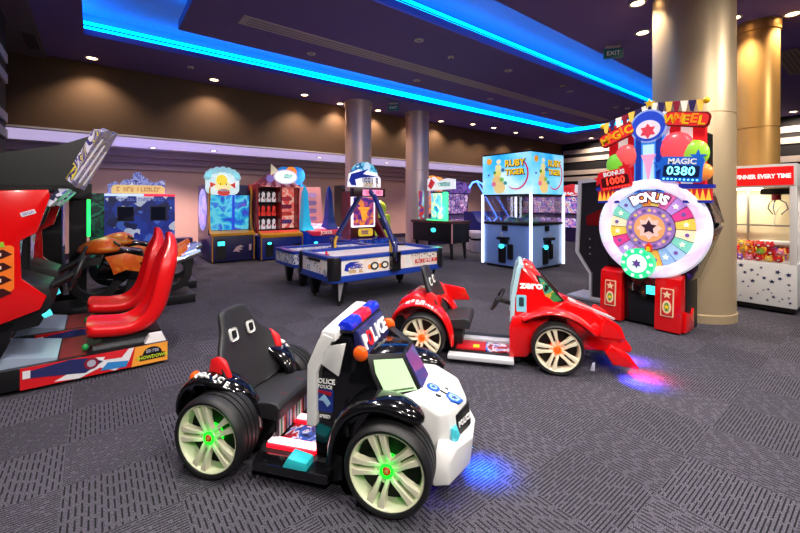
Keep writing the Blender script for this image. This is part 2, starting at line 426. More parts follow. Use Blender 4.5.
for (u, v), n in zip(far, names):
    downlight(u, v, ZC, n + ' downlight from the left in the ceiling row before the brown soffit', 160, WARM, 120, 'downlights before the soffit', tgt=(u, v + .05, 0))
right = [(6.0, 2.26, 'downlight at top edge of the photo just left of the thick column'), (7.1, 2.6, 'downlight behind the left side of the thick champagne column'), (7.62, 1.55, 'downlight between the thick column and the gold column'), (8.15, .97, 'downlight right of the gold column top'), (9.6, 3.05, 'warm downlight in front of the gold column')]
for u, v, n in right: downlight(u, v, ZC, n, 190, WARM, 115, 'downlights around the columns')
near = [(-.2, 2.0), (1.6, 1.2), (1.0, -1.2), (3.3, .2), (3.6, 2.4), (5.2, .2), (.4, 3.0)]  # downlights added near the camera as room fill
for u, v, n in ((16.9, 2., 'nearest the viewer'), (16.9, 5.2, 'in the middle'), (16.9, 8.2, 'nearest the back')):
    downlight(u, v, ZC, 'warm downlight washing the far slatted end wall, ' + n, 300, WARM, 130, 'downlights along the end wall', tgt=(17.7, v, 2.5))
for u, v in near: downlight(u, v, ZC, 'warm white fill downlight added in the near ceiling above the carpet', 300, NEUT, 125, 'added fill downlights over the front of the hall', LENSW)
for u, v, tu, tv, p_ in ((-.6, -2.2, 1.2, 3.2, 420), (1.6, -3., 2.6, 3.4, 420), (3.8, -3., 4.4, 3., 380), (6.5, -2.4, 6.5, 3., 380)):  # unseen spotlights added behind the camera for frontal fill
    o = thing('added_fill_spotlight', 'black fill spotlight added on the ceiling behind the viewer', 'spotlight', (u, v, ZC), 0, 'added fill spotlights on the near ceiling')
    d_ = (Vector((tu, tv, .6)) - Vector((u, v, ZC - .12))).normalized()
    MB().use(BLKM).cyl((0, 0, 0), (0, 0, -.1), .02).cyl(Vector((0, 0, -.12)) - d_ * .1, Vector((0, 0, -.12)) + d_ * .08, .06).build('lamp_head', o)
    MB().use(LENSW).cyl(Vector((0, 0, -.12)) + d_ * .08, Vector((0, 0, -.12)) + d_ * .084, .052).build('lens', o)
    l_ = Vector((u, v, ZC - .12)) + d_ * .12; spot(l_.x, l_.y, l_.z, p_, NEUT, 80, .8, (tu, tv, .6), .1)
for u, v in ((2., 5.1), (4.4, 5.1), (6.9, 5.1), (9.4, 5.1), (12., 5.1), (3.2, 6.8), (5.8, 6.8), (8.4, 6.8), (11., 6.8)):  # downlights added under the panel to light the hall floor
    downlight(u, v, ZC, 'small dim fill downlight added in the floating ceiling panel', 90, (1., .9, .92), 130, 'added fill downlights in the ceiling panel', M('lamp_lens_dim', (120, 110, 120), .4, emit=.2), r=.05)
for i, (u, v) in enumerate(((1.2, 12.1), (2.6, 11.75), (5.64, 11.4), (8.3, 11.4), (11.6, 11.45), (14.4, 11.4))):
    downlight(u, v, 2.961, names[i] + ' downlight from the left in the low white back ceiling', 440, (1., .74, .80), 130, 'downlights in the low back ceiling', LENSW, r=.07)
for u, v, n in ((1.55, 9.0, 'in front of the second row downlight'), (5.38, 5.3, 'on the floating panel above the candy kiosk side'), (8.8, 4.95, 'on the floating panel near the thick column'), (12.4, 4.95, 'at far end of the floating panel')):
    o = thing('smoke_detector', 'small white smoke detector ' + n, 'smoke detector', (u, v, ZC))
    MB().use(TRIMR).lathe([(.06, 0), (.06, -.02), (.045, -.035), (.001, -.036)], n=20).build('housing', o)
    MB().use(DARKIN).lathe([(.02, -.036), (.016, -.05), (.001, -.052)], n=12).build('sensor', o)
def exit_sign(u, v, label, rz):
    o = thing('exit_sign', label, 'sign', (u, v, ZC), rz)
    MB().use(TRIMR).box(-.12, .12, -.03, .03, -.03, 0).build('ceiling_plate', o)
    MB().use(M('exit_sign_face', (24, 80, 90), .4, emit=.12)).box(-.16, .16, -.015, .015, -.22, -.05).build('sign_face', o)
    m = MB().use(WLET).at(face(0, -.016, -.135)); m.text('EXIT', .11, .002); m.build('lettering', o)
exit_sign(6.6, 8.75, 'small hanging exit sign near the far left column top', -.8)
exit_sign(7.3, 3.15, 'small hanging exit sign left of the thick champagne column', -.9)
o = thing('air_diffuser', 'pale rectangular air vent in the ceiling right of the gold column', 'air vent', (11., 1.3, ZC))
MB().use(M('diffuser_pale', (140, 122, 108), .6)).box(-1., 1., -.17, .17, -.02, 0).build('frame', o)
s_ = MB().use(M('diffuser_dark2', (80, 68, 62), .6))
for k in range(4): s_.box(-.92, .92, -.13 + k * .07, -.11 + k * .07, -.024, -.02)
s_.build('slot', o)
# ------------------------------------------------------------------ world and view
w = bpy.data.worlds.new('world'); SC.world = w; w.use_nodes = True
w.node_tree.nodes['Background'].inputs[0].default_value = (.05, .05, .06, 1)
SC.view_settings.view_transform = 'Standard'; SC.view_settings.look = 'None'; SC.view_settings.exposure = 0.; SC.view_settings.gamma = 1.
SC.view_settings.use_curve_mapping = False
SC.cycles.use_denoising = True
SC.cycles.max_bounces = 8; SC.cycles.sample_clamp_indirect = 4.
# ------------------------------------------------------------------ ride-on cars (x forward, y left, origin on the floor between the axles)
def wheel(par, x, side, led, capm, wid=.19, yout=.45, cream=CREAM):
    """side -1: right side of the car, +1: left; one tyre part with its rim, light ring and hub cap"""
    s = side; R = .22; cx = (x, 0, R)
    def pr(p): return [(r, s * (yout - d)) for r, d in p]
    t = MB().use(RUBBER).lathe(pr([(.186, .016), (.189, .004), (.203, .0), (.214, .012), (.22, .035), (.22, .058), (.214, .06), (.214, .068), (.22, .07), (.22, .092), (.214, .094), (.214, .102), (.22, .104), (.22, .126), (.214, .128), (.214, .136), (.22, .138), (.219, wid - .03), (.208, wid - .006), (.16, wid), (.16, .1)]), 'y', cx, 56, close=True)
    o = t.build('tyre', par, angle=30)
    r = MB().use(cream).lathe(pr([(.188, .012), (.182, .007), (.174, .018), (.166, .055), (.164, .1), (.172, .1), (.188, .03)]), 'y', cx, 48, close=True)
    for k in range(5):
        a0 = 2 * PI * k / 5 + PI / 2 + .3
        for d in (-1, 1):
            th = a0 + d * .21; ca, sa = math.cos(th), math.sin(th)
            # one curved, tapering spoke
            rings = []
            for rr, w, y0, y1, off in ((.026, .0115, .036, .062, d * .012), (.06, .0125, .024, .056, d * .008), (.1, .0145, .018, .052, 0), (.145, .018, .014, .05, -d * .004), (.176, .024, .014, .05, -d * .008)):
                g = []
                for (q, yy) in ((-w, y1), (-w * .75, y0), (w * .75, y0), (w, y1)):
                    g.append((x + ca * rr - sa * (q + off), s * (yout - yy), R + sa * rr + ca * (q + off)))
                rings.append(g)
            r.loft(rings)
        th = a0; ca, sa = math.cos(th), math.sin(th)
        rings = []
        for rr, w, y in ((.02, .012, .04), (.07, .014, .036)):
            rings.append([(x + ca * rr - sa * q, s * (yout - yy), R + sa * rr + ca * q) for q, yy in ((-w, y + .02), (-w, y), (w, y), (w, y + .02))])
        r.loft(rings)
    r.lathe(pr([(.001, .03), (.03, .03), (.034, .036), (.034, .06), (.001, .06)]), 'y', cx, 24)
    r.build('rim', o, bevel=.002, seg=1)
    MB().use(DARKIN).lathe(pr([(.001, .085), (.163, .085), (.163, .095), (.001, .095)]), 'y', cx, 32).build('brake_disc', o)
    MB().use(led).lathe(pr([(.034, .03), (.034, .022), (.023, .022), (.023, .03)]), 'y', cx, 24, close=True).lathe(pr([(.062, .07), (.062, .066), (.03, .066), (.03, .07)]), 'y', cx, 32, close=True).build('light_ring', o)
    MB().use(capm).lathe(pr([(.001, .012), (.013, .013), (.02, .02), (.022, .031), (.001, .031)]), 'y', cx, 20).build('hub_cap', o)
    l = bpy.data.lights.new('hub_led', 'POINT'); l.energy = .15; l.color = (.05, 1., .1) if led is GREENLED else (1., .2, .03); l.shadow_soft_size = .02
    q = bpy.data.objects.new('hub_led', l); COL.objects.link(q); q.parent = o; q.location = (x, s * (yout + .012), R)
    return o
def seat(par, x0, zc, accents=REDL, grom=WHITE):
    """bucket seat, cushion front at x0, cushion top at zc"""
    o = MB().use(LEATH)
    # backrest: lofted slices from the cushion up to the headrest
    rings = []
    for z, xc, w, t, wing in ((-.02, -.29, .2, .05, .05), (.05, -.32, .235, .05, .085), (.16, -.36, .25, .046, .085), (.25, -.39, .235, .044, .065), (.31, -.408, .18, .044, .035), (.37, -.428, .135, .046, .028), (.46, -.456, .118, .04, .016), (.49, -.464, .1, .03, .008)):
        g = []
        for y, dx in ((-1, wing), (-.72, wing * .35 + t * .35), (-.4, t * .3), (0, t * .25), (.4, t * .3), (.72, wing * .35 + t * .35), (1, wing), (1.03, wing - t * .7), (.7, -t), (0, -t * 1.3), (-.7, -t), (-1.03, wing - t * .7)):
            g.append((x0 + xc * 1.1 + .02 + dx, y * w * 1.16, zc + z * .98))
        rings.append(g)
    o.loft(rings)
    b = o.build('backrest', par, sub=2)
    MB().use(LEATH).hull([(x0 + p[0], p[1], zc + p[2]) for p in ((.01, -.225, -.02), (.01, .225, -.02), (-.015, -.225, .005), (-.015, .225, .005), (-.37, -.2, -.035), (-.37, .2, -.035), (-.37, -.21, -.1), (-.37, .21, -.1), (0, -.225, -.09), (0, .225, -.09), (-.06, -.23, .014), (-.06, .23, .014))]).build('seat_cushion', par, bevel=.022, seg=4)
    q = MB().use(M('red_stitching', (150, 40, 46), .6))
    for y in (-.1, .1):
        q.tube([(x0 - .02, y, zc + .0075), (x0 - .06, y, zc + .0135), (x0 - .29, y, zc - .037)], .0018, 5)
    q.build('stitching', par)
    for s in (-1, 1):
        MB().use(accents).hull([(x0 + p[0] - .04, s * (p[1] + .012), zc + p[2] + .02) for p in ((-.23, .225, .06), (-.235, .268, .06), (-.255, .268, .2), (-.30, .225, .22), (-.33, .255, .25), (-.38, .268, .23), (-.40, .268, .13), (-.34, .265, .03), (-.30, .225, .03))]).build('side_bolster', par, bevel=.016, seg=3, label='bright red side bolster')
        # grommet: a white ring with a dark slot
        F = face(x0 - .408, s * .085, zc + .33, (0, -1, 0), (-.27, 0, 1))
        ring = rrect(-.036, .036, -.042, .042, .02); inn = rrect(-.02, .02, -.026, .026, .012)
        g = MB(F).use(grom); n = len(ring)
        g.loft([[(p[0], p[1], -.004) for p in ring], [(p[0], p[1], .006) for p in ring], [(p[0], p[1], .006) for p in inn], [(p[0], p[1], -.004) for p in inn]], cap=False)
        g.use(DARKIN).prism(inn, 'z', -.006, -.002)
        g.build('grommet', b)
    return b
CAR_RZ = math.radians(-53.0)
# ---- police car
P = thing('police_ride_car', 'black and white police ride-on car with green lit wheels, on the carpet in front', 'ride-on car', (1.122, 2.177, 0), CAR_RZ)
MB().use(BLKM).prism([(-.72, -.2), (-.3, -.2), (-.26, -.33), (.24, -.34), (.3, -.22), (.74, -.22), (.74, .22), (.3, .22), (.24, .34), (-.26, .33), (-.3, .2), (-.72, .2)], 'z', .05, .115).build('floor_pan', P, bevel=.012)
MB().use(BLACK).prism([(-.24, -.4), (.2, -.4), (.22, -.3), (-.26, -.3)], 'z', .07, .118).build('footboard', P, bevel=.01)
fl = art('floor_sticker_blue', [(20, 26, 70), (40, 90, 190), (220, 220, 235), (180, 20, 40), (16, 16, 22)], 9, warp=1.2)
MB().use(fl).box(-.2, .05, -.17, -.02, .116, .12).build('floor_sticker', P)
LSTR = M('pink_white_led_strip', (255, 226, 232), .4, emit=1.6, ec=(255, 214, 224)); LRED = M('red_led_edge', (255, 20, 40), .4, emit=1.6)
for y in (-.225, .035):
    q = MB().use(LRED).box(-.24, .06, y - .04, y + .04, .116, .136).use(LSTR).box(-.24, .06, y - .027, y + .027, .136, .143)
    q.build('step_light', P, label='glowing red and white step light')
MB().use(M('teal_pedal_plastic', (40, 178, 186), .3, emit=.15)).hull([(-.06, -.40, .118), (.08, -.40, .118), (.08, -.31, .118), (-.06, -.31, .118), (-.03, -.395, .17), (.08, -.395, .158), (.08, -.315, .158), (-.03, -.315, .175)]).build('foot_pedal', P, bevel=.008, label='teal foot pedal')
# rear body
MB().use(BLACK).sym([(-.81, .16, .16), (-.83, .17, .3), (-.78, .2, .43), (-.72, .2, .46), (-.68, .21, .3), (-.64, .21, .1), (-.8, .18, .1)]).build('rear_body', P, bevel=.025, seg=3)
MB().use(BLACK).box(-.7, -.217, -.21, .21, .1, .262).build('seat_box', P, bevel=.01)
st = M('seat_base_stripes', (120, 120, 124), .4)
q = MB()
cols = [(40, 40, 44), (190, 190, 196), (60, 150, 90), (220, 220, 226), (200, 80, 60), (36, 36, 40), (160, 160, 170), (40, 90, 160), (230, 230, 236), (70, 70, 76), (190, 60, 60), (200, 200, 206)]
for k in range(24):
    c_ = cols[k % 12]; q.use(M('stripe_%d' % (k % 12), c_, .4)).box(-.215, -.205, -.205 + k * .0171, -.205 + (k + .8) * .0171, .135, .3)
q.build('seat_base_stripes', P)
seat(P, -.19, .335)
for s in (-1, 1):
    fb = MB().use(BLACK).band([(-.33, .12), (-.325, .22), (-.35, .32), (-.42, .42), (-.53, .478), (-.64, .482), (-.74, .43), (-.80, .32), (-.82, .2)], [.03, .04, .05, .08, .1, .1, .1, .09, .06], [.02, .03, .035, .036, .036, .036, .034, .03, .015], 14, [s * y_ for y_ in (.2, .2, .215, .25, .27, .27, .265, .26, .25)]).build('rear_fender', P, sub=1, angle=60)
    m = MB().use(WLET)
    for i, ch in enumerate('POLICE'):
        m.at(on_surf(fb, (-.66 + .04 * (i if s < 0 else 5 - i), s * .325, .9), (0, 0, -1), (-s, 0, 0), -.004)); m.text(ch, .05, .006, bold=.001)
    m.build('lettering', fb)
    m = MB().use(ORANGE).ball((-.785, s * .2, .41), (.035, .04, .05)); m.build('tail_lamp', P, label='orange tail lamp')
    MB().use(SILVER).box(-.845, -.82, s * .19 - .03, s * .19 + .03, .26, .31).build('reflector', P, bevel=.004)
# cab
MB().use(BLACK).sym([(.06, .255, .12), (.06, .27, .5), (.12, .265, .76), (.17, .262, .835), (.25, .255, .83), (.30, .25, .68), (.34, .25, .12)]).sym([(.25, .245, .70), (.34, .245, .695), (.44, .26, .475), (.25, .265, .49), (.52, .1, .66), (.62, .1, .455), (.3, .0, .72), (.25, .26, .3), (.62, .1, .3)]).sym([(.25, .255, .12), (.25, .262, .48), (.6, .25, .12), (.6, .25, .3), (.48, .255, .46)]).build('cab_shell', P, bevel=.012, seg=2)
def squash(o):
    for v in o.data.vertices:
        if v.co.x < .36 and v.co.z > .5: v.co.z -= .055 * min(1, (v.co.z - .5) / .33)
squash(bpy.data.objects['cab_shell'])
w_ = MB().use(WHITE)
for s in (-1, 1): w_.prism([(.03, .3), (.085, .3), (.085, .6), (.135, .74), (.19, .84), (.13, .86), (.1, .82), (.035, .65)], 'y', s * .25, s * .305)
w_.hull([(.1, -.305, .8), (.2, -.305, .82), (.1, .305, .8), (.2, .305, .82), (.12, -.3, .875), (.2, -.3, .87), (.12, .3, .875), (.2, .3, .87), (.14, -.12, .905), (.19, -.12, .905), (.14, .14, .925), (.19, .14, .925)])
squash(w_.build('roof_arch', P, bevel=.014, seg=3, label='white roof arch round the cockpit'))
for s in (-1, 1):
    MB().use(WHITE).prism([(.10, .655), (.135, .77), (.245, .80), (.205, .585)], 'y', s * .262, s * .277).build('side_panel', P, bevel=.004, label='white upper side panel')
    squash([o for o in bpy.data.objects if o.name.startswith('side_panel')][-1])
    m = MB().use(M('police_picture', (30, 50, 130), .35)).prism(rrect(.075, .17, .37, .49, .01), 'y', s * .262, s * .273)
    m.use(M('police_picture_light', (150, 190, 225), .35)).prism([(.085, .43), (.12, .465), (.16, .42), (.14, .40), (.115, .43)], 'y', s * .272, s * .276)
    m.use(M('police_picture_red', (160, 20, 40), .35)).prism([(.08, .475), (.16, .46), (.165, .48), (.09, .487)], 'y', s * .272, s * .276)
    F = face(.125, s * .274, .535, (-s, 0, 0)); m.use(WLET).at(F).text('POLICE', .036, .002, bold=.001)
    m.at(face(.125, s * .274, .505, (-s, 0, 0))).text('POLICE', .026, .002)
    m.at(face(.125, s * .274, .345, (-s, 0, 0))).text('SPEED', .024, .002); m.build('side_decal', P)
DBLU = M('blue_lamp_cover', (20, 40, 190), .15, coat=.6, emit=.25); DRED = M('red_lamp_cover', (210, 20, 50), .15, coat=.6, emit=.25)
lb = MB().use(BLKM).box(.175, .275, -.245, .245, .848, .862).build('light_bar', P, bevel=.004); lb.location.z = -.055
for y0, y1, mm, nm in ((-.24, -.085, DBLU, 'blue lamp'), (-.082, .082, DRED, 'red lamp'), (.085, .24, DBLU, 'blue lamp')):
    MB().use(mm).prism([(.18, .862), (.27, .862), (.268, .89), (.25, .912), (.205, .915), (.184, .89)], 'y', y0, y1).build('lamp', lb, bevel=.01, seg=3, label=nm + ' of the roof light bar')
sp = MB().use(M('police_sign_plate', (34, 40, 96), .3, coat=.4)).hull([(.29, -.21, .84), (.29, .21, .84), (.345, -.21, .70), (.345, .21, .70), (.26, -.21, .84), (.26, .21, .84), (.28, -.21, .70), (.28, .21, .70)]).build('sign_plate', P, bevel=.004); sp.location.z = -.04
for i, ch in enumerate('POLICE'):
    m = MB().use(WLET if i != 1 else M('red_letters', (225, 24, 40), .4)).at(face(.3225, -.165 + i * .066, .768, (0, 1, 0), (-.366, 0, .93)))
    m.text(ch, .112, .004, bold=.004); m.build('lettering', sp)
for s in (-1, 1): MB().use(ORANGE).ball((.325, s * .262, .70), (.042, .026, .042), 14, 10).build('signal_lamp', P, label='orange signal lamp')
PANE = M('green_reflection_sheet', (188, 232, 178), .3, coat=.5, emit=.12)  # green reflection on the side panes is put into this colour
WSC = M('purple_windscreen_sheet', (70, 74, 140), .1, coat=.8)
for s in (-1, 1):
    A, B_, C_, D_ = (Vector((.355, s * .245, .69)), Vector((.445, s * .26, .478)), Vector((.52, s * .1, .66)), Vector((.62, s * .1, .458)))
    nn = (B_ - A).cross(C_ - A).normalized() * (1 if s < 0 else -1)
    if nn.z < 0: nn = -nn
    def bl_(q, t): return (A * (1 - q) + C_ * q) * (1 - t) + (B_ * (1 - q) + D_ * q) * t
    def slab(uv, lo, hi): return [bl_(q, t) + nn * d for q, t in uv for d in (lo, hi)]
    fr = MB().use(BLKM).hull(slab([(-.02, -.02), (-.06, .4), (-.02, 1.03), (1.0, 1.03), (1.0, -.02)], -.03, .008)).build('window_frame', P, bevel=.004)
    wp = MB().use(PANE).hull(slab([(.1, .12), (.04, .42), (.1, .92), (.9, .92), (.88, .12)], -.01, .013)).build('windscreen_pane', P, label='windscreen side pane painted with a pale green reflection')
    m = MB().use(BLET)
    for k in range(16): m.hull(slab([(.2 + k * .04, .84), (.225 + k * .04, .84), (.225 + k * .04, .88), (.2 + k * .04, .88)], .012, .016))
    m.build('window_print', wp)
MB().use(BLKM).hull([(.515, -.1, .665), (.515, .1, .665), (.63, -.105, .45), (.63, .105, .45), (.5, -.1, .64), (.5, .1, .64), (.6, -.1, .45), (.6, .1, .45)]).build('window_frame', P, bevel=.003)
MB().use(WSC).hull([(.53, -.085, .65), (.53, .085, .65), (.633, -.09, .465), (.633, .09, .465), (.515, -.085, .64), (.515, .085, .64), (.61, -.09, .46), (.61, .09, .46)]).build('windscreen_pane', P, label='purple blue middle windscreen pane')
# hood and nose
MB().use(WHITE).sym([(.46, .25, .3), (.48, .25, .472), (.64, .245, .478), (.79, .2, .425), (.80, .2, .33), (.79, .2, .22), (.875, .02, .33), (.86, .02, .22), (.85, .02, .415), (.62, .24, .2), (.74, .24, .42), (.75, .24, .25)]).build('hood', P, bevel=.016, seg=3)
hood_o = bpy.data.objects['hood']
F = on_surf(hood_o, (.75, -.06, .9), (0, 0, -1), (.906, -.25, -.3), .001)
m = MB(F).use(M('badge_blue', (34, 84, 176), .35)).prism(disc(-.075, -.01, .038), 'z', -.004, .004)
m.use(M('badge_pale', (150, 190, 230), .35)).prism(disc(-.075, -.01, .022), 'z', .0, .006).use(M('badge_blue2', (20, 40, 120), .35)).prism(star(-.075, -.01, .016), 'z', 0, .008)
m.use(M('badge_blue', ())).prism([(.0, .03), (.05, .045), (.095, .03), (.09, -.02), (.05, -.045), (.01, -.02)], 'z', -.004, .004)
m.use(M('badge_pale', ())).prism([(.015, .018), (.05, .03), (.08, .018), (.076, -.014), (.05, -.03), (.02, -.014)], 'z', 0, .006)
m.use(M('badge_blue2', ())).prism(star(.05, 0, .02), 'z', 0, .008)
m.use(BLET).prism([(-.03, .05), (-.005, .05), (-.01, .06), (-.025, .06)], 'z', -.004, .004).prism([(-.04, -.055), (-.005, -.05), (-.01, -.068), (-.03, -.07)], 'z', -.004, .004).prism([(-.035, -.004), (.005, -.004), (.005, .004), (-.035, .004)], 'z', -.004, .005)
m.build('hood_badge', P)
g = MB().use(BLKM).sym([(.79, .16, .27), (.79, .15, .385), (.83, .15, .27), (.822, .15, .385), (.882, .015, .27), (.868, .015, .39), (.80, 0, .27), (.8, 0, .385)]).build('grille', P, bevel=.006)
m = MB().use(WLET).at(face(.856, -.085, .33, (.36, .93, 0), (-.1, 0, 1))); m.text('POLICE', .04, .003); m.build('lettering', g)
TEALH = M('teal_headlamp', (70, 190, 205), .15, coat=.8, emit=.3)
for s in (-1, 1): MB().use(TEALH).hull([(.80, s * .21, .27), (.80, s * .17, .27), (.80, s * .215, .35), (.82, s * .165, .35), (.845, s * .18, .3), (.835, s * .2, .28), (.83, s * .2, .335)]).build('headlamp', P, bevel=.005, label='teal headlamp')
MB().use(WHITE).sym([(.72, .31, .1), (.72, .31, .22), (.74, .27, .3), (.8, .29, .21), (.8, .28, .1), (.885, .1, .105), (.9, .09, .25), (.88, .1, .2), (.84, .23, .27), (.86, 0, .22), (.74, .2, .09)]).build('bumper', P, bevel=.018, seg=3, label='white front bumper')
for s in (-1, 1):
    MB().use(BLACK).band([(.19, .13), (.205, .26), (.25, .39), (.34, .475), (.45, .505), (.56, .492), (.65, .45), (.685, .425)], [.06, .075, .09, .095, .095, .09, .075, .03], [.02, .03, .038, .042, .044, .044, .04, .015], 14, s * .325).build('front_fender', P, sub=1, angle=60)
    MB().use(BLKM).hull([(.14, s * .27, .07), (.3, s * .26, .07), (.14, s * .34, .07), (.27, s * .37, .08), (.15, s * .3, .19), (.25, s * .33, .19)]).build('wheel_guard', P, bevel=.02)
    for x in (-.492, .52): wheel(P, x, s, GREENLED, M('red_hub_cap', (190, 20, 24), .3))
m = MB().use(RUBBER).tube([(.02 + .03 * math.sin(a) * .5, .125 * math.cos(a), .6 + .11 * math.sin(a)) for a in [2 * PI * i / 20 for i in range(20)]], .013, 8, closed=True)
m.use(BLKM).cyl((.09, 0, .58), (.03, 0, .6), .02).box(.015, .03, -.12, .12, .592, .612); m.build('steering_wheel', P)
UBL = M('blue_underglow_lamp', (20, 70, 255), .4, emit=6.)
MB().use(UBL).box(.84, .87, -.07, .07, .092, .1).build('underglow_lamp', P)

# ---- red race car
R_ = thing('race_ride_car', 'red open-wheel race ride-on car with orange lit wheels, behind the police car', 'ride-on car', (3.146, 2.567, 0), CAR_RZ)
MB().use(BLKM).prism([(-.85, -.2), (-.34, -.2), (-.34, -.3), (.3, -.3), (.3, -.22), (.85, -.2), (.85, .2), (.3, .22), (.3, .3), (-.34, .3), (-.34, .2), (-.85, .2)], 'z', .04, .08).build('floor_pan', R_, bevel=.01)
SILW = M('silver_white_runner', (214, 214, 220), .3, .2)
for y in (-.37, .06): MB().use(SILW).box(-.36, .24, y - .055, y + .055, .045, .11 if y > 0 else .085).build('side_runner', R_, bevel=.012, label='silver white side runner')
m = MB().use(M('red_floor_insert', (186, 16, 26), .4)).box(-.3, -.02, -.24, -.02, .08, .095)
m.use(fl).box(-.02, .2, -.24, -.02, .08, .094).use(YEL).box(-.14, -.08, -.2, -.12, .094, .098); m.build('floor_insert', R_)
seat(R_, -.17, .36, REDL, WHITE)
MB().use(BLKM).sym([(-.25, .14, .08), (-.24, .15, .27), (-.5, .16, .28), (-.5, .16, .08)]).build('seat_plinth', R_, bevel=.02)
MB().use(RED).sym([(-.92, .12, .3), (-.95, .13, .38), (-.86, .2, .52), (-.72, .16, .6), (-.6, .2, .56), (-.5, .24, .5), (-.48, .24, .3), (-.8, .2, .26)]).build('rear_body', R_, bevel=.03, seg=3)
MB().use(BLKM).sym([(-.93, .16, .12), (-.96, .15, .34), (-.82, .2, .34), (-.8, .2, .1)]).build('rear_valance', R_, bevel=.015)
for s in (-1, 1):
    rf = MB().use(RED).band([(-.33, .1), (-.34, .22), (-.37, .34), (-.45, .455), (-.57, .515), (-.7, .52), (-.83, .47), (-.91, .38), (-.93, .3)], [.07, .085, .1, .12, .125, .125, .12, .1, .06], [.02, .03, .035, .035, .035, .035, .035, .03, .015], 14, s * .28).build('rear_fender', R_, sub=1, angle=60)
    if s > 0: MB().use(RED).hull([(-.2, s * .25, .44), (-.22, s * .3, .44), (-.26, s * .25, .57), (-.28, s * .29, .57), (-.5, s * .26, .6), (-.5, s * .3, .6), (-.48, s * .26, .42), (-.48, s * .3, .42)]).build('side_wing', R_, bevel=.018, seg=3)
    m = MB().use(WLET)
    for w__, x_, y_, h_, n_ in (('ZERO', -.76, .345, .062, .05), ('RACING', -.66, .385, .036, .03)):
        for i, ch in enumerate(w__):
            m.at(on_surf(rf, (x_ + n_ * (i if s < 0 else len(w__) - 1 - i), s * y_, .9), (0, 0, -1), (-s, 0, 0), -.004)); m.text(ch, h_, .006, bold=.001)
    m.build('lettering', rf)
# cockpit tower
tw = MB().use(RED).sym([(.245, .235, .35), (.25, .22, .6), (.3, .18, .87), (.33, .17, .905), (.44, .145, .87), (.68, .2, .58), (.72, .24, .45), (.7, .24, .35)]).build('cockpit_tower', R_, bevel=.02, seg=3)
PALEB = M('pale_blue_arch', (168, 206, 216), .25, coat=.4, emit=.08)
w_ = MB().use(PALEB)
for s in (-1, 1): w_.prism([(.2, .3), (.245, .3), (.255, .6), (.31, .89), (.335, .925), (.3, .925), (.265, .89), (.215, .62)], 'y', s * .175, s * .235)
w_.hull([(.27, -.235, .88), (.33, -.235, .89), (.27, .235, .88), (.33, .235, .89), (.29, -.22, .94), (.325, -.22, .94), (.29, .22, .94), (.325, .22, .94)])
w_.build('roof_arch', R_, bevel=.01, seg=2, label='pale blue roof arch')
MB().use(RED).hull([(.32, -.16, .9), (.32, .16, .9), (.45, -.12, .865), (.45, .12, .865), (.335, -.11, .945), (.335, .11, .945), (.42, -.1, .92), (.42, .1, .92)]).build('roof_scoop', R_, bevel=.015)
def ty(x, z): return .235 - (z - .38) * .118
for s in (-1, 1):
    def sl(pts, a, b): return [(x, s * (ty(x, z) - max(0, (x - .45)) * .02 + d), z) for x, z in pts for d in (a, b)]
    MB().use(M('tower_window_frame', (20, 22, 24), .3)).hull(sl([(.445, .825), (.50, .81), (.69, .6), (.53, .55)], -.05, .004)).build('window_frame', R_, bevel=.004)
    MB().use(art('tower_window_sheet', [(30, 60, 40), (60, 130, 70), (180, 160, 60), (70, 150, 120), (30, 40, 40)], 7, rough=.1)).hull(sl([(.465, .8), (.5, .79), (.665, .605), (.545, .57)], -.04, .010)).build('side_window', R_)
    m = MB().use(WLET).at(on_surf(tw, (.40, s * .5, .725), (0, -s, 0), (-s, 0, 0), -.004)); m.text('zero', .095, .01, bold=.004, sx=1.15); m.build('lettering', tw)
    F = on_surf(tw, (.31, s * .6, .56), (0, -s, 0), (-s, 0, 0), 0.)
    sd = MB(F).use(M('pale_blue_sticker', (120, 196, 214), .3, emit=.1)).prism(rrect(-.045, .045, -.08, .075, .012), 'z', -.012, .004).build('side_sticker', R_)
    MB(F).use(M('dark_sticker', (40, 60, 70), .3)).prism(rrect(-.022, .022, -.03, .055, .008), 'z', 0, .007).build('sticker_symbol', sd)
MB().use(RED).sym([(.2, .33, .08), (.2, .345, .36), (.23, .33, .44), (.35, .345, .1), (.38, .345, .36), (.34, .3, .48), (.55, .3, .5), (.55, .25, .3)]).build('side_pod', R_, bevel=.025, seg=3)
MB().use(RED).sym([(.6, .24, .3), (.6, .24, .55), (.68, .2, .6), (.95, .125, .5), (1.2, .075, .29), (1.29, .055, .17), (1.28, .06, .12), (1.1, .11, .14), (.8, .2, .16)]).build('nose', R_, bevel=.035, seg=4)
nv = Vector((.52, 0, -.21)).normalized()
F = face(1.0, 0, .476, (0, -1, 0), (nv.x, 0, nv.z)); F = F @ Matrix.Rotation(PI, 4, 'Y') if F.col[2].z < 0 else F
m = MB(F).use(M('silver_hood_decal', (196, 190, 196), .3)).prism([(-.07, -.26), (-.03, -.27), (.03, -.27), (.07, -.26), (.035, .1), (0, .17), (-.035, .1)], 'z', -.012, .006)
m.use(M('hood_decal_red', (170, 30, 40), .3)).prism([(-.04, -.2), (.04, -.2), (0, .08)], 'z', 0, .008); m.build('hood_decal', R_)
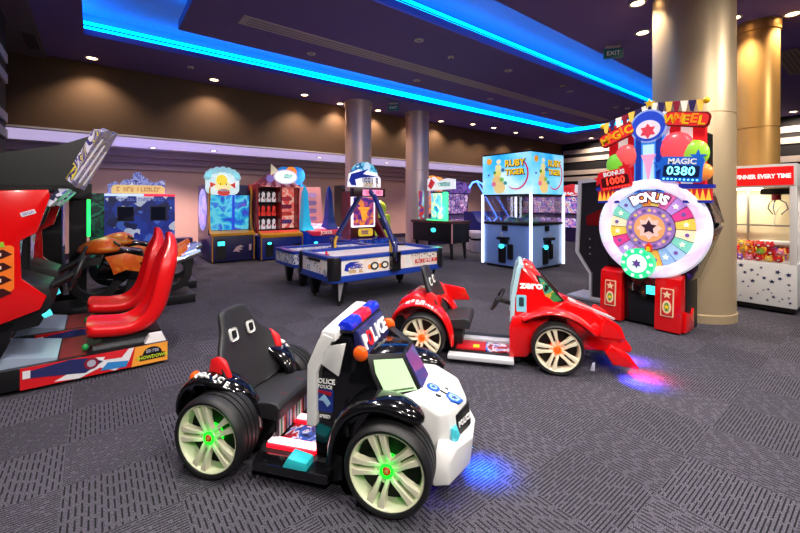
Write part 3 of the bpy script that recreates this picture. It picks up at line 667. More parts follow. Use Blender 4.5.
for s in (-1, 1):
    MB().use(RED).band([(.3, .42), (.42, .5), (.55, .535), (.7, .515), (.82, .45), (.9, .37), (.93, .33)], [.07, .09, .1, .1, .095, .07, .03], [.02, .03, .035, .035, .035, .03, .012], 14, s * .325).build('front_fender', R_, sub=1, angle=60)
    MB().use(RED).hull([(.84, s * .2, .36), (.96, s * .14, .42), (1.02, s * .16, .35), (.92, s * .29, .34), (.9, s * .28, .4), (1.0, s * .2, .27)]).build('fender_strake', R_, bevel=.014)
    MB().use(RED).hull([(1.0, s * .27, .2), (1.0, s * .33, .2), (1.05, s * .27, .27), (1.05, s * .33, .27), (1.19, s * .3, .2), (1.26, s * .3, .1), (1.27, s * .34, .08), (1.06, s * .28, .11), (1.06, s * .34, .1), (1.2, s * .35, .15)]).build('wing_end', R_, bevel=.014, seg=3)
    MB().use(RED).hull([(.96, s * .2, .3), (.96, s * .24, .3), (1.0, s * .22, .48), (1.04, s * .25, .49), (1.15, s * .23, .42), (1.19, s * .26, .3), (1.15, s * .2, .24)]).build('upright_fin', R_, bevel=.014, seg=3)
    for x in (-.603, .603): wheel(R_, x, s, ORLED, M('orange_hub_cap', (230, 70, 20), .3))
MB().use(RED).hull([(1.04, -.32, .13), (1.04, .32, .13), (1.2, -.32, .1), (1.2, .32, .1), (1.06, -.32, .16), (1.06, .32, .16)]).build('front_wing', R_, bevel=.01)
MB().use(M('clear_tow_tab', (170, 170, 190), .2)).hull([(.88, -.33, .03), (.92, -.33, .03), (.88, -.29, .03), (.93, -.29, .1), (.9, -.32, .1)]).build('tow_tab', R_, bevel=.005)
m = MB().use(RUBBER).tube([(.09 + .06 * math.sin(a), .115 * math.cos(a), .53 + .1 * math.sin(a)) for a in [2 * PI * i / 20 for i in range(20)]], .014, 8, closed=True)
m.use(BLKM).cyl((.24, 0, .49), (.1, 0, .53), .022).box(.08, .1, -.11, .11, .52, .545); m.build('steering_wheel', R_)
MB().use(UBL).box(1.1, 1.14, -.2, .2, .082, .09).build('underglow_lamp', R_)
def glow(par, x, y, z, col, power, angle=95, tilt=(0, 0)):
    l = bpy.data.lights.new('underglow_beam', 'SPOT'); l.energy = power; l.color = col; l.spot_size = math.radians(angle); l.spot_blend = .8; l.shadow_soft_size = .02
    o = bpy.data.objects.new('underglow_beam', l); COL.objects.link(o); o.parent = par; o.location = (x, y, z); o.rotation_euler = (tilt[0], tilt[1], 0)
glow(P, .9, .03, .15, (.0, .1, 1.), 40, 110, (0, -.25)); glow(P, .9, .03, .15, (.0, .4, 1.), 22, 62, (0, -.3)); glow(P, .76, -.2, .1, (.08, .02, 1.), 9, 150)
glow(R_, 1.28, -.25, .13, (1., .02, .12), 36, 120, (0, -.35)); glow(R_, 1.22, -.38, .12, (.05, .05, 1.), 48, 130, (0, -.2)); glow(R_, 1.28, .1, .12, (.2, .05, 1.), 34, 120, (0, -.4))
# ------------------------------------------------------------------ game machines (local: x to the right along the front, front at y = 0 facing -y)
FACE_U = -PI / 2           # front facing -u
def FR(z=0., y=0.): return face(0, y, z)          # a flat drawing plane on the front: x right, y up, z towards the viewer
def bulbs(mb, pts, r): 
    for p in pts: mb.ball(p, r, 8, 5)
# ---- the big prize wheel, v 1.22..2.44, front u 5.27
G = thing('prize_wheel_machine', 'tall carnival prize wheel machine with a glowing round wheel, in front of the thick column', 'arcade machine', (5.27, 1.84, 0), FACE_U)
BP = M('black_red_panel', (150, 10, 18), .3, coat=.3)
MB().use(BLKM).box(-.55, .33, .1, .5, 0, .66).build('base_cabinet', G, bevel=.008)
side_art = art('wheel_cabinet_side', [(16, 14, 20), (60, 24, 30), (20, 20, 26), (130, 110, 90), (70, 66, 72), (120, 60, 40)], 5, warp=1.5)
cb_ = MB().use(BLACK).hull([(x, y, z) for z, x0, x1 in ((.6, -.55, .36), (1.25, -.58, .59), (1.62, -.5, .5)) for x in (x0, x1) for y in (.12, .5)]).build('cabinet_body', G, bevel=.006)
MB().use(side_art).hull([(.385, .16, .68), (.385, .47, .68), (.58, .16, 1.22), (.58, .47, 1.22), (.365, .16, .68), (.365, .47, .68), (.55, .16, 1.22), (.55, .47, 1.22)]).build('side_artwork', cb_)
MB().use(side_art).hull([(.594, .16, 1.28), (.594, .47, 1.28), (.518, .16, 1.58), (.518, .47, 1.58), (.56, .16, 1.28), (.56, .47, 1.28), (.48, .16, 1.58), (.48, .47, 1.58)]).build('side_artwork', cb_)
for s in (-1, 1):
    b = MB().use(RED).prism([(-.08, 0.02), (.12, 0.02), (.12, .66), (.06, .66), (-.04, .62)], 'x', -.57 if s < 0 else .06, -.31 if s < 0 else .32).build('ticket_door', G, bevel=.006)
    fx = -.44 if s < 0 else .19
    F = face(fx, -.083 + .018, .35, (1, 0, 0), (0, .066, 1))
    m = MB(F).use(M('ticket_art_cream', (240, 214, 170), .4)).prism(rrect(-.065, .065, -.16, .16, .01), 'z', -.01, .008)
    m.use(M('ticket_art_red', (200, 30, 30), .4)).prism(rrect(-.055, .055, -.15, .15, .008), 'z', 0, .011).use(M('ticket_art_cream', ())).prism(star(0, .09, .05), 'z', 0, .014).prism(disc(0, -.05, .045, .075), 'z', 0, .014).use(M('ticket_art_green', (90, 150, 70), .4)).prism(disc(0, -.05, .025, .05), 'z', 0, .017).use(YEL).prism(star(0, -.05, .03), 'z', 0, .02)
    m.build('ticket_artwork', b)
    MB().use(RED).prism([(.0, .02), (.3, .02), (.3, .26), (.22, .2), (.05, .25)], 'x', -.6 if s < 0 else .32, -.57 if s < 0 else .35).build('foot_panel', G, bevel=.005)
MB().use(BLACK).box(-.305, .055, .02, .1, .03, .64).build('coin_door', G, bevel=.006)
m = MB().use(TEALLED).box(-.05, .035, .0, .03, .40, .50); m.build('coin_slot_light', G)
MB().use(SILVER).tube([(-.2, .02, .5), (-.2, -.01, .5), (-.2, -.01, .42), (-.2, .02, .42)], .006, 6).build('coin_return', G)
# wheel: white glowing ring, coloured wedges, hub
WZ = 1.2
FW = face(.0, -.0, WZ)
RINGW = art('wheel_ring_glow', [(170, 215, 250), (236, 244, 255), (240, 246, 255), (232, 206, 246), (236, 240, 250), (180, 226, 250)], 1.6, emit=.42, warp=.8, smooth=True)
wr = MB().use(RINGW).lathe([(.455, -.02), (.47, -.05), (.54, -.07), (.585, -.055), (.6, -.0), (.58, .1), (.45, .1)], 'y', (0, 0, WZ), 72, close=True).build('wheel_ring', G)
PAL = [(250, 214, 90), (236, 120, 190), (150, 190, 240), (255, 240, 200), (190, 150, 230), (250, 170, 80), (130, 220, 200), (230, 70, 150), (250, 236, 120), (170, 210, 250)]
wd = MB()
NW = 20
for k in range(NW):
    a0 = 2 * PI * k / NW; a1 = 2 * PI * (k + .92) / NW; c_ = PAL[(k * 7) % 10]
    wd.use(M('wedge_%d' % ((k * 7) % 10), c_, .35, emit=.3)).at(FW)
    p = [(.27 * math.cos(a0), .27 * math.sin(a0)), (.45 * math.cos(a0), .45 * math.sin(a0)), (.46 * math.cos((a0 + a1) / 2), .46 * math.sin((a0 + a1) / 2)), (.45 * math.cos(a1), .45 * math.sin(a1)), (.27 * math.cos(a1), .27 * math.sin(a1))]
    wd.prism(p, 'z', 0, .03)
    am = (a0 + a1) / 2
    if k % 2 == 0: wd.use(M('wedge_star', (255, 250, 220), .4, emit=.6)).prism(star(.37 * math.cos(am), .37 * math.sin(am), .035), 'z', .02, .035)
    else: wd.use(M('wedge_dot', (120, 90, 170), .4, emit=.3)).prism(disc(.38 * math.cos(am), .38 * math.sin(am), .022, n=12), 'z', .02, .035)
wd.use(M('wheel_dark_gap', (70, 50, 100), .4)).prism(disc(0, 0, .458, n=64), 'z', -.03, .01)
wd.build('wheel_wedges', G)
hb = MB(FW).use(M('hub_purple', (150, 120, 190), .4, emit=.3)).prism(disc(0, 0, .255, n=48), 'z', 0, .05)
for k in range(24): hb.use(M('hub_mark_%d' % (k % 3), [(230, 200, 120), (110, 80, 160), (220, 160, 200)][k % 3], .4, emit=.3)).prism(disc(.212 * math.cos(2 * PI * k / 24), .212 * math.sin(2 * PI * k / 24), .02, n=10), 'z', .04, .055)
hb.use(M('hub_orange', (238, 168, 110), .4, emit=.35)).prism(disc(0, 0, .165, n=40), 'z', .04, .058).use(M('hub_pink', (240, 200, 190), .4, emit=.35)).prism(star(0, 0, .14, 8, .7), 'z', .05, .062).use(M('hub_dark', (60, 40, 60), .4)).prism(star(0, .01, .09, 5, .5), 'z', .05, .066)
hb.build('hub', G)
pt = MB(FW).use(M('pointer_red', (214, 60, 40), .3, emit=.3)).prism([(-.035, -.28), (.035, -.28), (.035, -.21), (0, -.17), (-.035, -.21)], 'z', .05, .08).use(YEL).prism([(-.02, -.27), (.02, -.27), (.02, -.22), (-.02, -.22)], 'z', .07, .085).build('pointer', G)
bo = MB(FW).use(M('bonus_orange', (246, 150, 60), .4, emit=.5)).prism([(-.12, .3), (-.07, .42), (0, .47), (.07, .42), (.12, .3)], 'z', .02, .04)
for i, ch in enumerate('BONUS'):
    a = math.radians(116 - i * 13); bo.use(M('bonus_outline', (120, 30, 90), .4)).at(FW @ Matrix.Translation((.365 * math.cos(a), .365 * math.sin(a), .041)) @ Matrix.Rotation(a - PI / 2, 4, 'Z')).text(ch, .15, .006, bold=.02); bo.use(M('sign_white_lit', (255, 255, 255), .4, emit=.6)).at(FW @ Matrix.Translation((.365 * math.cos(a), .365 * math.sin(a), .045)) @ Matrix.Rotation(a - PI / 2, 4, 'Z')); bo.text(ch, .15, .008, bold=.006)
bo.build('bonus_lettering', G)
GCH = M('token_green_glow', (40, 200, 130), .35, emit=.9); GCH2 = M('token_pale', (214, 250, 230), .35, emit=.8)
ck = MB(face(-.11, -.1, .77)).use(GCH).prism(disc(0, 0, .18, n=40), 'z', -.1, .02)
for k in range(10): a = 2 * PI * k / 10; ck.use(GCH2).prism([(.135 * math.cos(a - .11), .135 * math.sin(a - .11)), (.172 * math.cos(a - .09), .172 * math.sin(a - .09)), (.172 * math.cos(a + .09), .172 * math.sin(a + .09)), (.135 * math.cos(a + .11), .135 * math.sin(a + .11))], 'z', 0, .026)
ck.use(GCH2).prism(disc(0, 0, .11, n=32), 'z', 0, .028).use(M('token_emblem', (110, 80, 170), .4)).prism(star(0, 0, .06, 6, .5), 'z', .02, .034)
ck.build('spin_button', G, label='round green glowing button')
# crown: tent stripes, balloons, clock tower, banners
cr_ = MB()
TR = M('tent_red', (220, 24, 34), .4, emit=.35); TW = M('tent_white', (250, 244, 236), .4, emit=.45)
for k in range(9):
    x0 = -.5 + k * 1.02 / 9; x1 = x0 + 1.02 / 9
    def top(x): return 2.62 - abs(x) * .28
    cr_.use(TR if k % 2 == 0 else TW).at(FR()).prism([(x0, 1.66), (x1, 1.66), (x1, top(x1)), (x0, top(x0))], 'z', -.12, -.04)
cr_.build('tent_stripes', G)
m = MB(FR()).use(M('clock_blue', (50, 130, 220), .35, emit=.5)).prism([(-.17, 1.62), (.15, 1.62), (.15, 2.36), (-.17, 2.36)], 'z', -.05, .04)
m.use(M('clock_blue_dark', (20, 50, 150), .35, emit=.4)).prism([(-.15, 1.64), (-.09, 1.64), (-.09, 2.3), (-.15, 2.3)], 'z', 0, .05).prism([(.07, 1.64), (.13, 1.64), (.13, 2.3), (.07, 2.3)], 'z', 0, .05)
m.use(M('clock_pale', (170, 210, 245), .35, emit=.6)).prism([(-.07, 1.66), (.05, 1.66), (.05, 2.2), (-.07, 2.2)], 'z', 0, .048)
m.use(M('arrow_pink', (230, 150, 190), .35, emit=.5)).prism([(-.09, 2.08), (.07, 2.08), (.03, 1.98), (-.01, 1.74), (-.05, 1.98)], 'z', .03, .058)
m.build('tower_panel', G)
m = MB(FR()).use(M('dial_rim', (150, 170, 220), .3, emit=.4)).prism(disc(-.01, 2.42, .2, n=40), 'z', -.06, .05).use(M('dial_blue', (40, 70, 190), .3, emit=.5)).prism(disc(-.01, 2.42, .178, n=40), 'z', 0, .056).use(M('dial_pale', (222, 214, 226), .4, emit=.4)).prism(disc(-.01, 2.38, .13, .11, n=30), 'z', 0, .064).use(M('dial_red', (214, 60, 80), .4, emit=.4)).prism(star(-.01, 2.36, .09, 6, .6), 'z', 0, .07)
m.build('top_dial', G)
bl = [(-.38, 1.99, .13, (120, 200, 60)), (-.26, 2.08, .14, (238, 90, 90)), (.27, 2.12, .18, (240, 80, 90)), (.44, 2.05, .14, (150, 205, 60)), (.52, 1.84, .09, (240, 140, 60)), (-.46, 1.86, .07, (250, 190, 60))]
for x, z, r, c_ in bl:
    MB(FR()).use(M('balloon_%d_%d' % c_[:2], c_, .25, coat=.5, emit=.35)).ball((x, z, .02), (r, r * 1.1, .06), 20, 12).build('balloon', G)
for s, w_, t0 in ((-1, 'MAGIC', 2.36), (1, 'WHEEL', 2.44)):
    F = FR() @ Matrix.Translation((s * .37, t0, .05)) @ Matrix.Rotation(.38 if s < 0 else -.2, 4, 'Z')
    m = MB(F).use(M('banner_dark_red', (120, 14, 22), .4, emit=.2)).prism(rrect(-.22, .22, -.085, .085, .05), 'z', -.03, .0).use(M('banner_red', (214, 40, 40), .4, emit=.4)).prism(rrect(-.205, .205, -.07, .07, .045), 'z', -.02, .008)
    for i, ch in enumerate(w_): m.use([YEL, M('letter_orange', (250, 140, 30), .4, emit=.3)][i % 2]).at(F @ Matrix.Translation((-.15 + i * .075, .01 * ((i % 2) * 2 - 1), .012))).text(ch, .14, .006, bold=.004)
    m.build('banner', G)
fl_ = MB()
for s in (-1, 1):
    for k in range(7):
        x = s * (.05 + k * .075); z = 2.70 - abs(x) * .3 - (0.02 if s > 0 else .02)
        if s > 0: z = 2.70 - abs(x) * .12
        fl_.use([M('flag_white', (250, 240, 220), .4, emit=.4), M('flag_navy', (50, 34, 90), .4, emit=.2), M('flag_gold', (250, 200, 80), .4, emit=.4), M('flag_wine', (150, 24, 50), .4, emit=.2)][k % 4]).at(FR()).prism([(x - .036, z), (x + .036, z - s * .01), (x + .01, z - .13), (x - .02, z - .12)], 'z', .03, .045)
fl_.use(YEL).at(FR()).prism(star(0, 2.69, .06), 'z', .03, .06).ball((.55, 2.62, .03), .035).ball((-.55, 2.5, .03), .035)
fl_.build('bunting', G)
def led_display(x, z, w, h, rot, c_bg, c_fr, title, digits, dcol, nm):
    F = FR() @ Matrix.Translation((x, z, .08)) @ Matrix.Rotation(rot, 4, 'Z')
    m = MB(F).use(M(nm + '_frame', c_fr, .35, emit=.35)).prism(rrect(-w, w, -h, h, .03), 'z', -.05, .0).prism(star(-w, h * .3, h * .7), 'z', -.05, -.002).prism(star(w * .7, h, h * .6), 'z', -.05, -.002)
    m.use(M(nm + '_panel', c_bg, .4)).prism(rrect(-w * .86, w * .86, -h * .62, h * .3, .015), 'z', 0, .008)
    o = m.build('score_display', G)
    m = MB(F @ Matrix.Translation((0, h * .62, .004))).use(WLET); m.text(title, h * .62, .004, bold=.003)
    m.at(F @ Matrix.Translation((0, -h * .17, .009))).use(M(nm + '_digit', dcol, .4, emit=2.)).text(digits, h * .98, .003, bold=.002)
    m.at(F); bulbs(m, [(-w * .8 + k * w * .2, -h * .82, .0) for k in range(9)], .011); m.build('display_lettering', o)
led_display(-.38, 1.80, .19, .125, .16, (70, 6, 10), (190, 20, 30), 'BONUS', '1000', (255, 60, 40), 'bonus')
led_display(.33, 1.88, .2, .14, -.1, (8, 26, 70), (24, 90, 190), 'MAGIC', '0380', (120, 230, 255), 'magic')
for s in (-1, 1):
    m = MB(); m.use(M('drum_blue', (30, 40, 150), .35, emit=.3)).at(FR()).prism([(s * .3, 1.66), (s * .62, 1.66), (s * .62, 1.7), (s * .3, 1.72)], 'z', -.02, .06)
    m.prism([(s * .34, 1.5), (s * .6, 1.5), (s * .6, 1.53), (s * .34, 1.53)], 'z', -.02, .06)
    for k in range(5):
        x0 = s * .6 - s * .26 * k / 5; x1 = s * .6 - s * .26 * (k + 1) / 5
        m.use(M('drum_yellow', (250, 190, 60), .4, emit=.4)).prism([(x0, 1.53), (x1, 1.53), ((x0 + x1) / 2, 1.66)], 'z', .0, .055).use(M('drum_red', (200, 30, 40), .4, emit=.3)).prism([((x0 + x1) / 2, 1.655), (x0, 1.53), (x0, 1.655)], 'z', .0, .052).prism([((x0 + x1) / 2, 1.655), (x1, 1.53), (x1, 1.655)], 'z', .0, .052)
    m.build('drum_border', G)
MB().use(BLKM).box(-.5, .5, .12, .42, 1.68, 2.3).build('crown_box', G)

# ---- black kiosk left of the wheel: side panel at u 5.95
G = thing('ticket_kiosk', 'black kiosk with silver edge trim standing left of the prize wheel', 'kiosk', (5.95, 2.42, 0), 0)
prof = [(0, .04), (.5, .04), (.5, .42), (.56, .5), (.72, .74), (.67, 1.86), (0, 1.9)]       # (y, z): the front points to +y
MB().use(M('kiosk_charcoal', (34, 31, 38), .35)).prism([(.02, .06), (.48, .06), (.48, .43), (.54, .51), (.695, .745), (.65, 1.84), (.02, 1.88)], 'x', .03, .5).build('cabinet', G)
n = len(prof)
inn = [(p[0] * .9 + .018, p[1] * .955 + .03) for p in prof]
m = MB().use(SILVER)
for x0, x1 in ((0, .03), (.5, .53)):
    m.use(M('kiosk_silver_edge', (206, 206, 212), .35)).loft([[(x0, p[0], p[1]) for p in prof], [(x1, p[0], p[1]) for p in prof], [(x1, p[0], p[1]) for p in inn], [(x0, p[0], p[1]) for p in inn], [(x0, p[0], p[1]) for p in prof]], cap=False)
m.build('edge_trim', G)
MB().use(SILVER).box(-.01, .54, .2, .86, 0, .045).build('foot_plate', G, bevel=.008)
m = MB().use(M('kiosk_red_reflection', (90, 8, 10), .2, emit=.35)).prism([(.27, 1.16), (.55, 1.16), (.55, 1.3), (.27, 1.44)], 'x', .022, .032); m.build('red_reflection_patch', G, label='dim red reflection painted on the side')  # red glow reflected in the glossy side, drawn as an emissive patch
m = MB().use(SILVER)
for z in (.72, .82, .95): m.cyl((.022, .5, z), (.03, .5, z), .012, n=10)
m.build('lock', G)

# ---- white crane machine
G = thing('crane_machine', 'white toy crane machine with a red sign and blue stars, right of the thick column', 'arcade machine', (7.3, 1.33, 0), FACE_U)
CW = M('crane_white_laminate', (236, 236, 236), .35)
W2 = .5
MB().use(BLKM).box(-W2 + .02, W2 - .02, .03, .58, .03, .1).build('plinth', G)
m = MB().use(CW).box(-W2, W2, 0, .6, .09, .67); m.build('base_cabinet', G, bevel=.006)
m = MB(FR()).use(M('star_navy', (28, 38, 92), .4)); random.seed(5)
pts = []
while len(pts) < 46:
    x = random.uniform(-.46, .46); z = random.uniform(.15, .62); r = random.choice((.014, .018, .024, .03)) * (1.15 if z > .4 else .85)
    if all((x - a) ** 2 + (z - b) ** 2 > (r + c_ + .012) ** 2 for a, b, c_ in pts): pts.append((x, z, r)); m.prism(star(x, z, r, rot=random.uniform(0, 1.2)), 'z', -.002, .003)
m.build('star_decals', G)
for x0, x1 in ((-W2, -W2 + .035), (W2 - .07, W2)):
    for y0 in (0, .55): MB().use(CW).box(x0, x1, y0, y0 + .05, .67, 1.74).build('corner_post', G, bevel=.004)
m = MB().use(CW).box(-W2, W2, 0, .6, 1.72, 2.03); m.build('header', G, bevel=.006)
h_ = MB(FR()).use(M('crane_sign_red', (226, 22, 24), .35, emit=.55)).prism([(-W2 + .02, 1.745), (W2 - .03, 1.745), (W2 - .03, 1.995), (-W2 + .02, 1.995)], 'z', 0, .008).build('sign_panel', G)
m = MB(face(.445, -.008, 1.865)).use(M('sign_white_lit', (255, 255, 255), .4, emit=.6)); m.text('WINNER EVERY TIME', .08, .003, bold=.003, sx=.8, align='RIGHT'); m.build('lettering', h_)
back = M('crane_back_panel', (232, 216, 176), .5)
MB().use(back).box(-W2 + .03, W2 - .06, .57, .59, .67, 1.72).build('back_panel', G)
MB().use(CW).box(-W2 + .03, W2 - .06, .02, .57, .64, .68).build('toy_tray', G)
m = MB().use(STEEL)
for x in (-.24, -.08): m.box(x - .012, x + .012, .5, .525, .7, 1.7)
m.box(-.46, .42, .49, .515, 1.16, 1.18); m.build('chute_frame', G)
m = MB().use(M('menu_card', (236, 236, 230), .5)).box(-.4, -.3, .545, .565, 1.25, 1.6).use(BLET)
for k in range(6): m.box(-.385, -.315, .54, .546, 1.3 + k * .045, 1.312 + k * .045)
m.build('notice_card', G)
MB().use(M('crane_clear_arch', (235, 225, 200), .2)).tube([(.30 + .1 * math.cos(a), .5, 1.16 + .3 * math.sin(a)) for a in [PI * i / 16 - .4 for i in range(19)]], .012, 6).build('hoop', G)
MB().use(CW).box(.06, .42, .35, .57, .9, .95).build('chute_ledge', G, bevel=.006)
MB().use(LENSW).box(-.4, .1, .3, .42, 1.7, 1.716).build('light_panel', G)
cl = MB().use(BLKM).box(.12, .42, .1, .34, 1.62, 1.7).build('claw_carriage', G, bevel=.006)
q = MB().use(M('claw_red', (170, 20, 40), .3, coat=.4)).cyl((.27, .22, 1.54), (.27, .22, 1.63), .05)
for k in range(3):
    a = 2 * PI * k / 3 + .4; ca, sa = math.cos(a), math.sin(a)
    q.use(CHROME).tube([(.27 + ca * r, .22 + sa * r, z) for r, z in ((.03, 1.55), (.1, 1.5), (.12, 1.42), (.05, 1.34))], .008, 6)
q.build('claw', cl)
MB().use(GLASS).box(-W2 + .035, W2 - .07, .008, .014, .67, 1.72).build('front_glass', G)
# toys in the crane
TOYC = [('red', (205, 26, 34)), ('orange', (240, 128, 40)), ('yellow', (246, 206, 70)), ('pink', (238, 130, 160)), ('purple', (130, 70, 170)), ('lime green', (150, 205, 60)), ('white', (238, 234, 230))]
random.seed(11); protos = {}
TW_ = (0, 0, 0, 0, 0, 1, 1, 2, 2, 3, 4, 4, 5, 6)
cells = [(i, j, l) for l in range(3) for j in range(4) for i in range(9)]
where = {0: 'against the front glass', 1: 'in the second row from the glass', 2: 'in the third row from the glass', 3: 'against the back panel'}
tcount = {}
for i, j, l in cells:
    if random.random() < (0, .08, .4)[l] or (l == 2 and j > 1): continue
    nm, c_ = TOYC[random.choice(TW_)]
    r = .042
    x = -.41 + i * .104 + (.012 if l == 1 else 0); y = .078 + j * .122 + (.012 if l == 1 else 0); z = .682 + r + l * .093
    if x > .35: continue
    if nm not in protos:
        mt_ = M('plush_' + nm.replace(' ', '_'), c_, .8, bump=(120, .3))
        q = MB().use(mt_).ball((0, 0, 0), (r, r * .95, r * .97), 14, 10)
        q.ball((-.024, 0, .04), (.014, .01, .014), 8, 6).ball((.024, 0, .04), (.014, .01, .014), 8, 6).ball((-.033, -.02, -.016), (.013, .013, .011), 8, 6).ball((.033, -.02, -.016), (.013, .013, .011), 8, 6)
        q.use(WLET).ball((0, -.036, -.004), (.016, .01, .012), 8, 6).use(BLET).ball((-.014, -.037, .014), .0045, 6, 5).ball((.014, -.037, .014), .0045, 6, 5).ball((0, -.044, 0), .004, 6, 5)
        o = q.build('plush_toy', angle=80); protos[nm] = o
    else:
        o = protos[nm].copy(); COL.objects.link(o)
    P_ = G.matrix_basis if False else (Matrix.Translation((7.3, 1.33, 0)) @ Matrix.Rotation(FACE_U, 4, 'Z'))
    w3 = P_ @ Vector((x, y, z)); o.location = w3; o.rotation_euler = (random.uniform(-.12, .12), random.uniform(-.12, .12), FACE_U + random.uniform(-.2, .2))
    tag(o, nm + ' plush toy with small ears in the pile inside the white crane machine', 'plush toy', nm + ' plush toys in the crane machine')
l = bpy.data.lights.new('crane_light', 'AREA'); l.energy = 14; l.color = (1, .9, .72); l.size = .5; l.size_y = .1; l.shape = 'RECTANGLE'
o = bpy.data.objects.new('crane_light', l); COL.objects.link(o); o.parent = G; o.location = (-.1, .3, 1.69)

# ---- candy kiosk with four sides
G = thing('claw_machine', 'square blue two-sided sweet grabber machine with a sky blue lit sign box', 'arcade machine', (8.09, 5.57, 0), 0)
S = .665
BL = M('kiosk_blue_laminate', (124, 160, 226), .3, coat=.3)
MB().use(BLKM).prism([(-S + .1, -S + .05), (S - .1, -S + .05), (S - .05, -S + .1), (S - .05, S - .1), (S - .1, S - .05), (-S + .1, S - .05), (-S + .05, S - .1), (-S + .05, -S + .1)], 'z', 0, .07).build('plinth', G)
MB().use(BL).box(-S + .02, S - .02, -S + .02, S - .02, .06, 1.02).build('base_cabinet', G, bevel=.01)
for z0, z1 in ((1.0, 1.05), (1.66, 1.7), (2.62, 2.65)): MB().use(BLKM).box(-S, S, -S, S, z0, z1).build('frame_rail', G)
for sx in (-1, 1):
    for sy in (-1, 1):
        MB().use(WLED).box(sx * S - .022, sx * S + .022, sy * S - .022, sy * S + .022, .06, 1.7).build('light_post', G, label='glowing white corner post')
SKY = art('candy_sign_sky', [(20, 150, 235), (60, 180, 245), (120, 210, 250), (190, 232, 252), (220, 242, 252)], 1.1, emit=.85, warp=.3, smooth=True)
sb = MB().use(SKY).box(-S, S, -S, S, 1.7, 2.62).build('sign_box', G)
for F in (face(-S, 0, 2.16, (0, -1, 0)), face(0, -S, 2.16, (1, 0, 0))):
    F0 = F; F = F @ Matrix.Diagonal((1.25, 1, 1, 1)); m = MB(F)
    for i, (x, y, r, c_) in enumerate(((-.18, .02, .09, (240, 226, 120)), (-.16, .16, .07, (246, 236, 160)), (-.19, -.14, .11, (240, 200, 130)), (-.15, .3, .05, (250, 244, 200)), (-.13, -.3, .13, (244, 214, 140)), (-.26, -.22, .05, (230, 120, 150)), (-.08, -.12, .05, (130, 190, 90)), (-.05, .1, .04, (60, 110, 140)), (-.24, .05, .035, (90, 150, 70)), (.0, -.2, .04, (70, 150, 150)))):
        m.use(M('candy_%d' % i, c_, .35, emit=.55)).prism(disc(x, y, r, r * 1.1, n=18), 'z', -.002, .004 + i * .0012)
    m.use(M('candy_orange', (245, 160, 40), .35, emit=.6)).prism(disc(-.37, .32, .06, .075, n=18), 'z', -.002, .006)
    m.use(M('candy_bug', (90, 80, 140), .35, emit=.2)).prism(star(-.38, -.0, .04, 6), 'z', -.002, .006)
    out = disc(.23, -.0, .26, .36, 24, -2.2, 1.2); inn_ = disc(.22, .0, .24, .33, 24, -2.2, 1.2)[::-1]
    m.use(M('swirl_red', (220, 40, 80), .35, emit=.5)).prism(out + inn_, 'z', -.002, .006)
    for j, wd_ in enumerate(('RUBY', 'TIGER')):
        m.use(M('sign_brown', (70, 40, 16), .4)).at(F @ Matrix.Translation((.2 + .008, .24 - j * .2 - .01, .006))).text(wd_, .21 if j == 0 else .18, .003, bold=.014, sx=.82)
        m.use(M('sign_yellow', (252, 206, 30), .4, emit=.7)).at(F @ Matrix.Translation((.2, .24 - j * .2, .011))).text(wd_, .21 if j == 0 else .18, .003, bold=.004, sx=.82)
    m.build('sign_artwork', sb)
    # controls
    F2 = F0 @ Matrix.Translation((0, -2.16, 0))
    m = MB(F2).use(BLKM).prism(rrect(-.1, .05, .86, .98, .01), 'z', -.03, .004).build('menu_panel', G)
    m = MB(F2).use(BLKM).prism(rrect(-.16, .1, .66, .72, .01), 'z', -.03, .12).prism(rrect(-.12, .06, .56, .66, .01), 'z', -.03, .05); m.use(SILVER).cyl((-.04, .72, .08), (-.04, .79, .09), .012).ball((-.04, .8, .09), .025); m.build('joystick_shelf', G)
    m = MB(F2).use(BLKM).prism(rrect(-.19, -.0, .12, .5, .02), 'z', -.03, .012); m.build('prize_door', G)
    m = MB(F2).use(BLKM).prism(rrect(.06, .2, .22, .56, .02), 'z', -.03, .012); m.build('coin_door', G)
    m = MB(F2).use(TEALLED).prism(disc(-.1, .5, .07, .05, n=20), 'z', -.0, .03); m.build('button_light', G)
for (a, b, c_, d) in ((-S - .004, -S + .004, -S + .03, S - .03), (-S + .03, S - .03, -S - .004, -S + .004), (S - .004, S + .004, -S + .03, S - .03), (-S + .03, S - .03, S - .004, S + .004)):
    MB().use(GLASS).box(a, b, c_, d, 1.05, 1.66).build('glass_pane', G)
m = MB().use(BLKM).box(-.05, .05, -.05, .05, 1.5, 1.66).cyl((0, 0, 1.5), (0, 0, 1.4), .06); m.build('claw', G)
m = MB().use(art('sweets_heap', [(190, 50, 120), (60, 170, 200), (90, 60, 170), (60, 190, 120), (230, 190, 90)], 14, warp=.3)).ball((.1, -.1, 1.05), (.3, .26, .2), 20, 12).ball((-.2, .15, 1.04), (.2, .2, .13), 16, 10); m.build('sweets_heap', G)
# ------------------------------------------------------------------ air hockey table (x along u)
HA = thing('air_hockey_table', 'white and blue air hockey table under a blue arch, mid hall', 'air hockey table', (3.675, 5.43, 0))
HB_ = M('hockey_blue_rail', (24, 60, 160), .3, coat=.4); HW = art('hockey_white_print', [(226, 222, 226), (240, 236, 232), (232, 214, 204), (238, 236, 240)], 3, rough=.35, smooth=True)
HL, HD = 1.085, .575
def apron(a, b, c_, d, z0, z1): return rrect(a, b, c_, d, .1, 6)
MB().use(HB_).prism(rrect(-HL, HL, -HD, HD, .09, 6), 'z', .37, .462).build('lower_rail', HA, bevel=.008)
MB().use(HW).prism(rrect(-HL + .012, HL - .012, -HD + .012, HD - .012, .08, 6), 'z', .44, .69).build('apron', HA)
rl = MB().use(HB_); o1 = rrect(-HL, HL, -HD, HD, .1, 6); i1 = rrect(-HL + .1, HL - .1, -HD + .1, HD - .1, .06, 6)
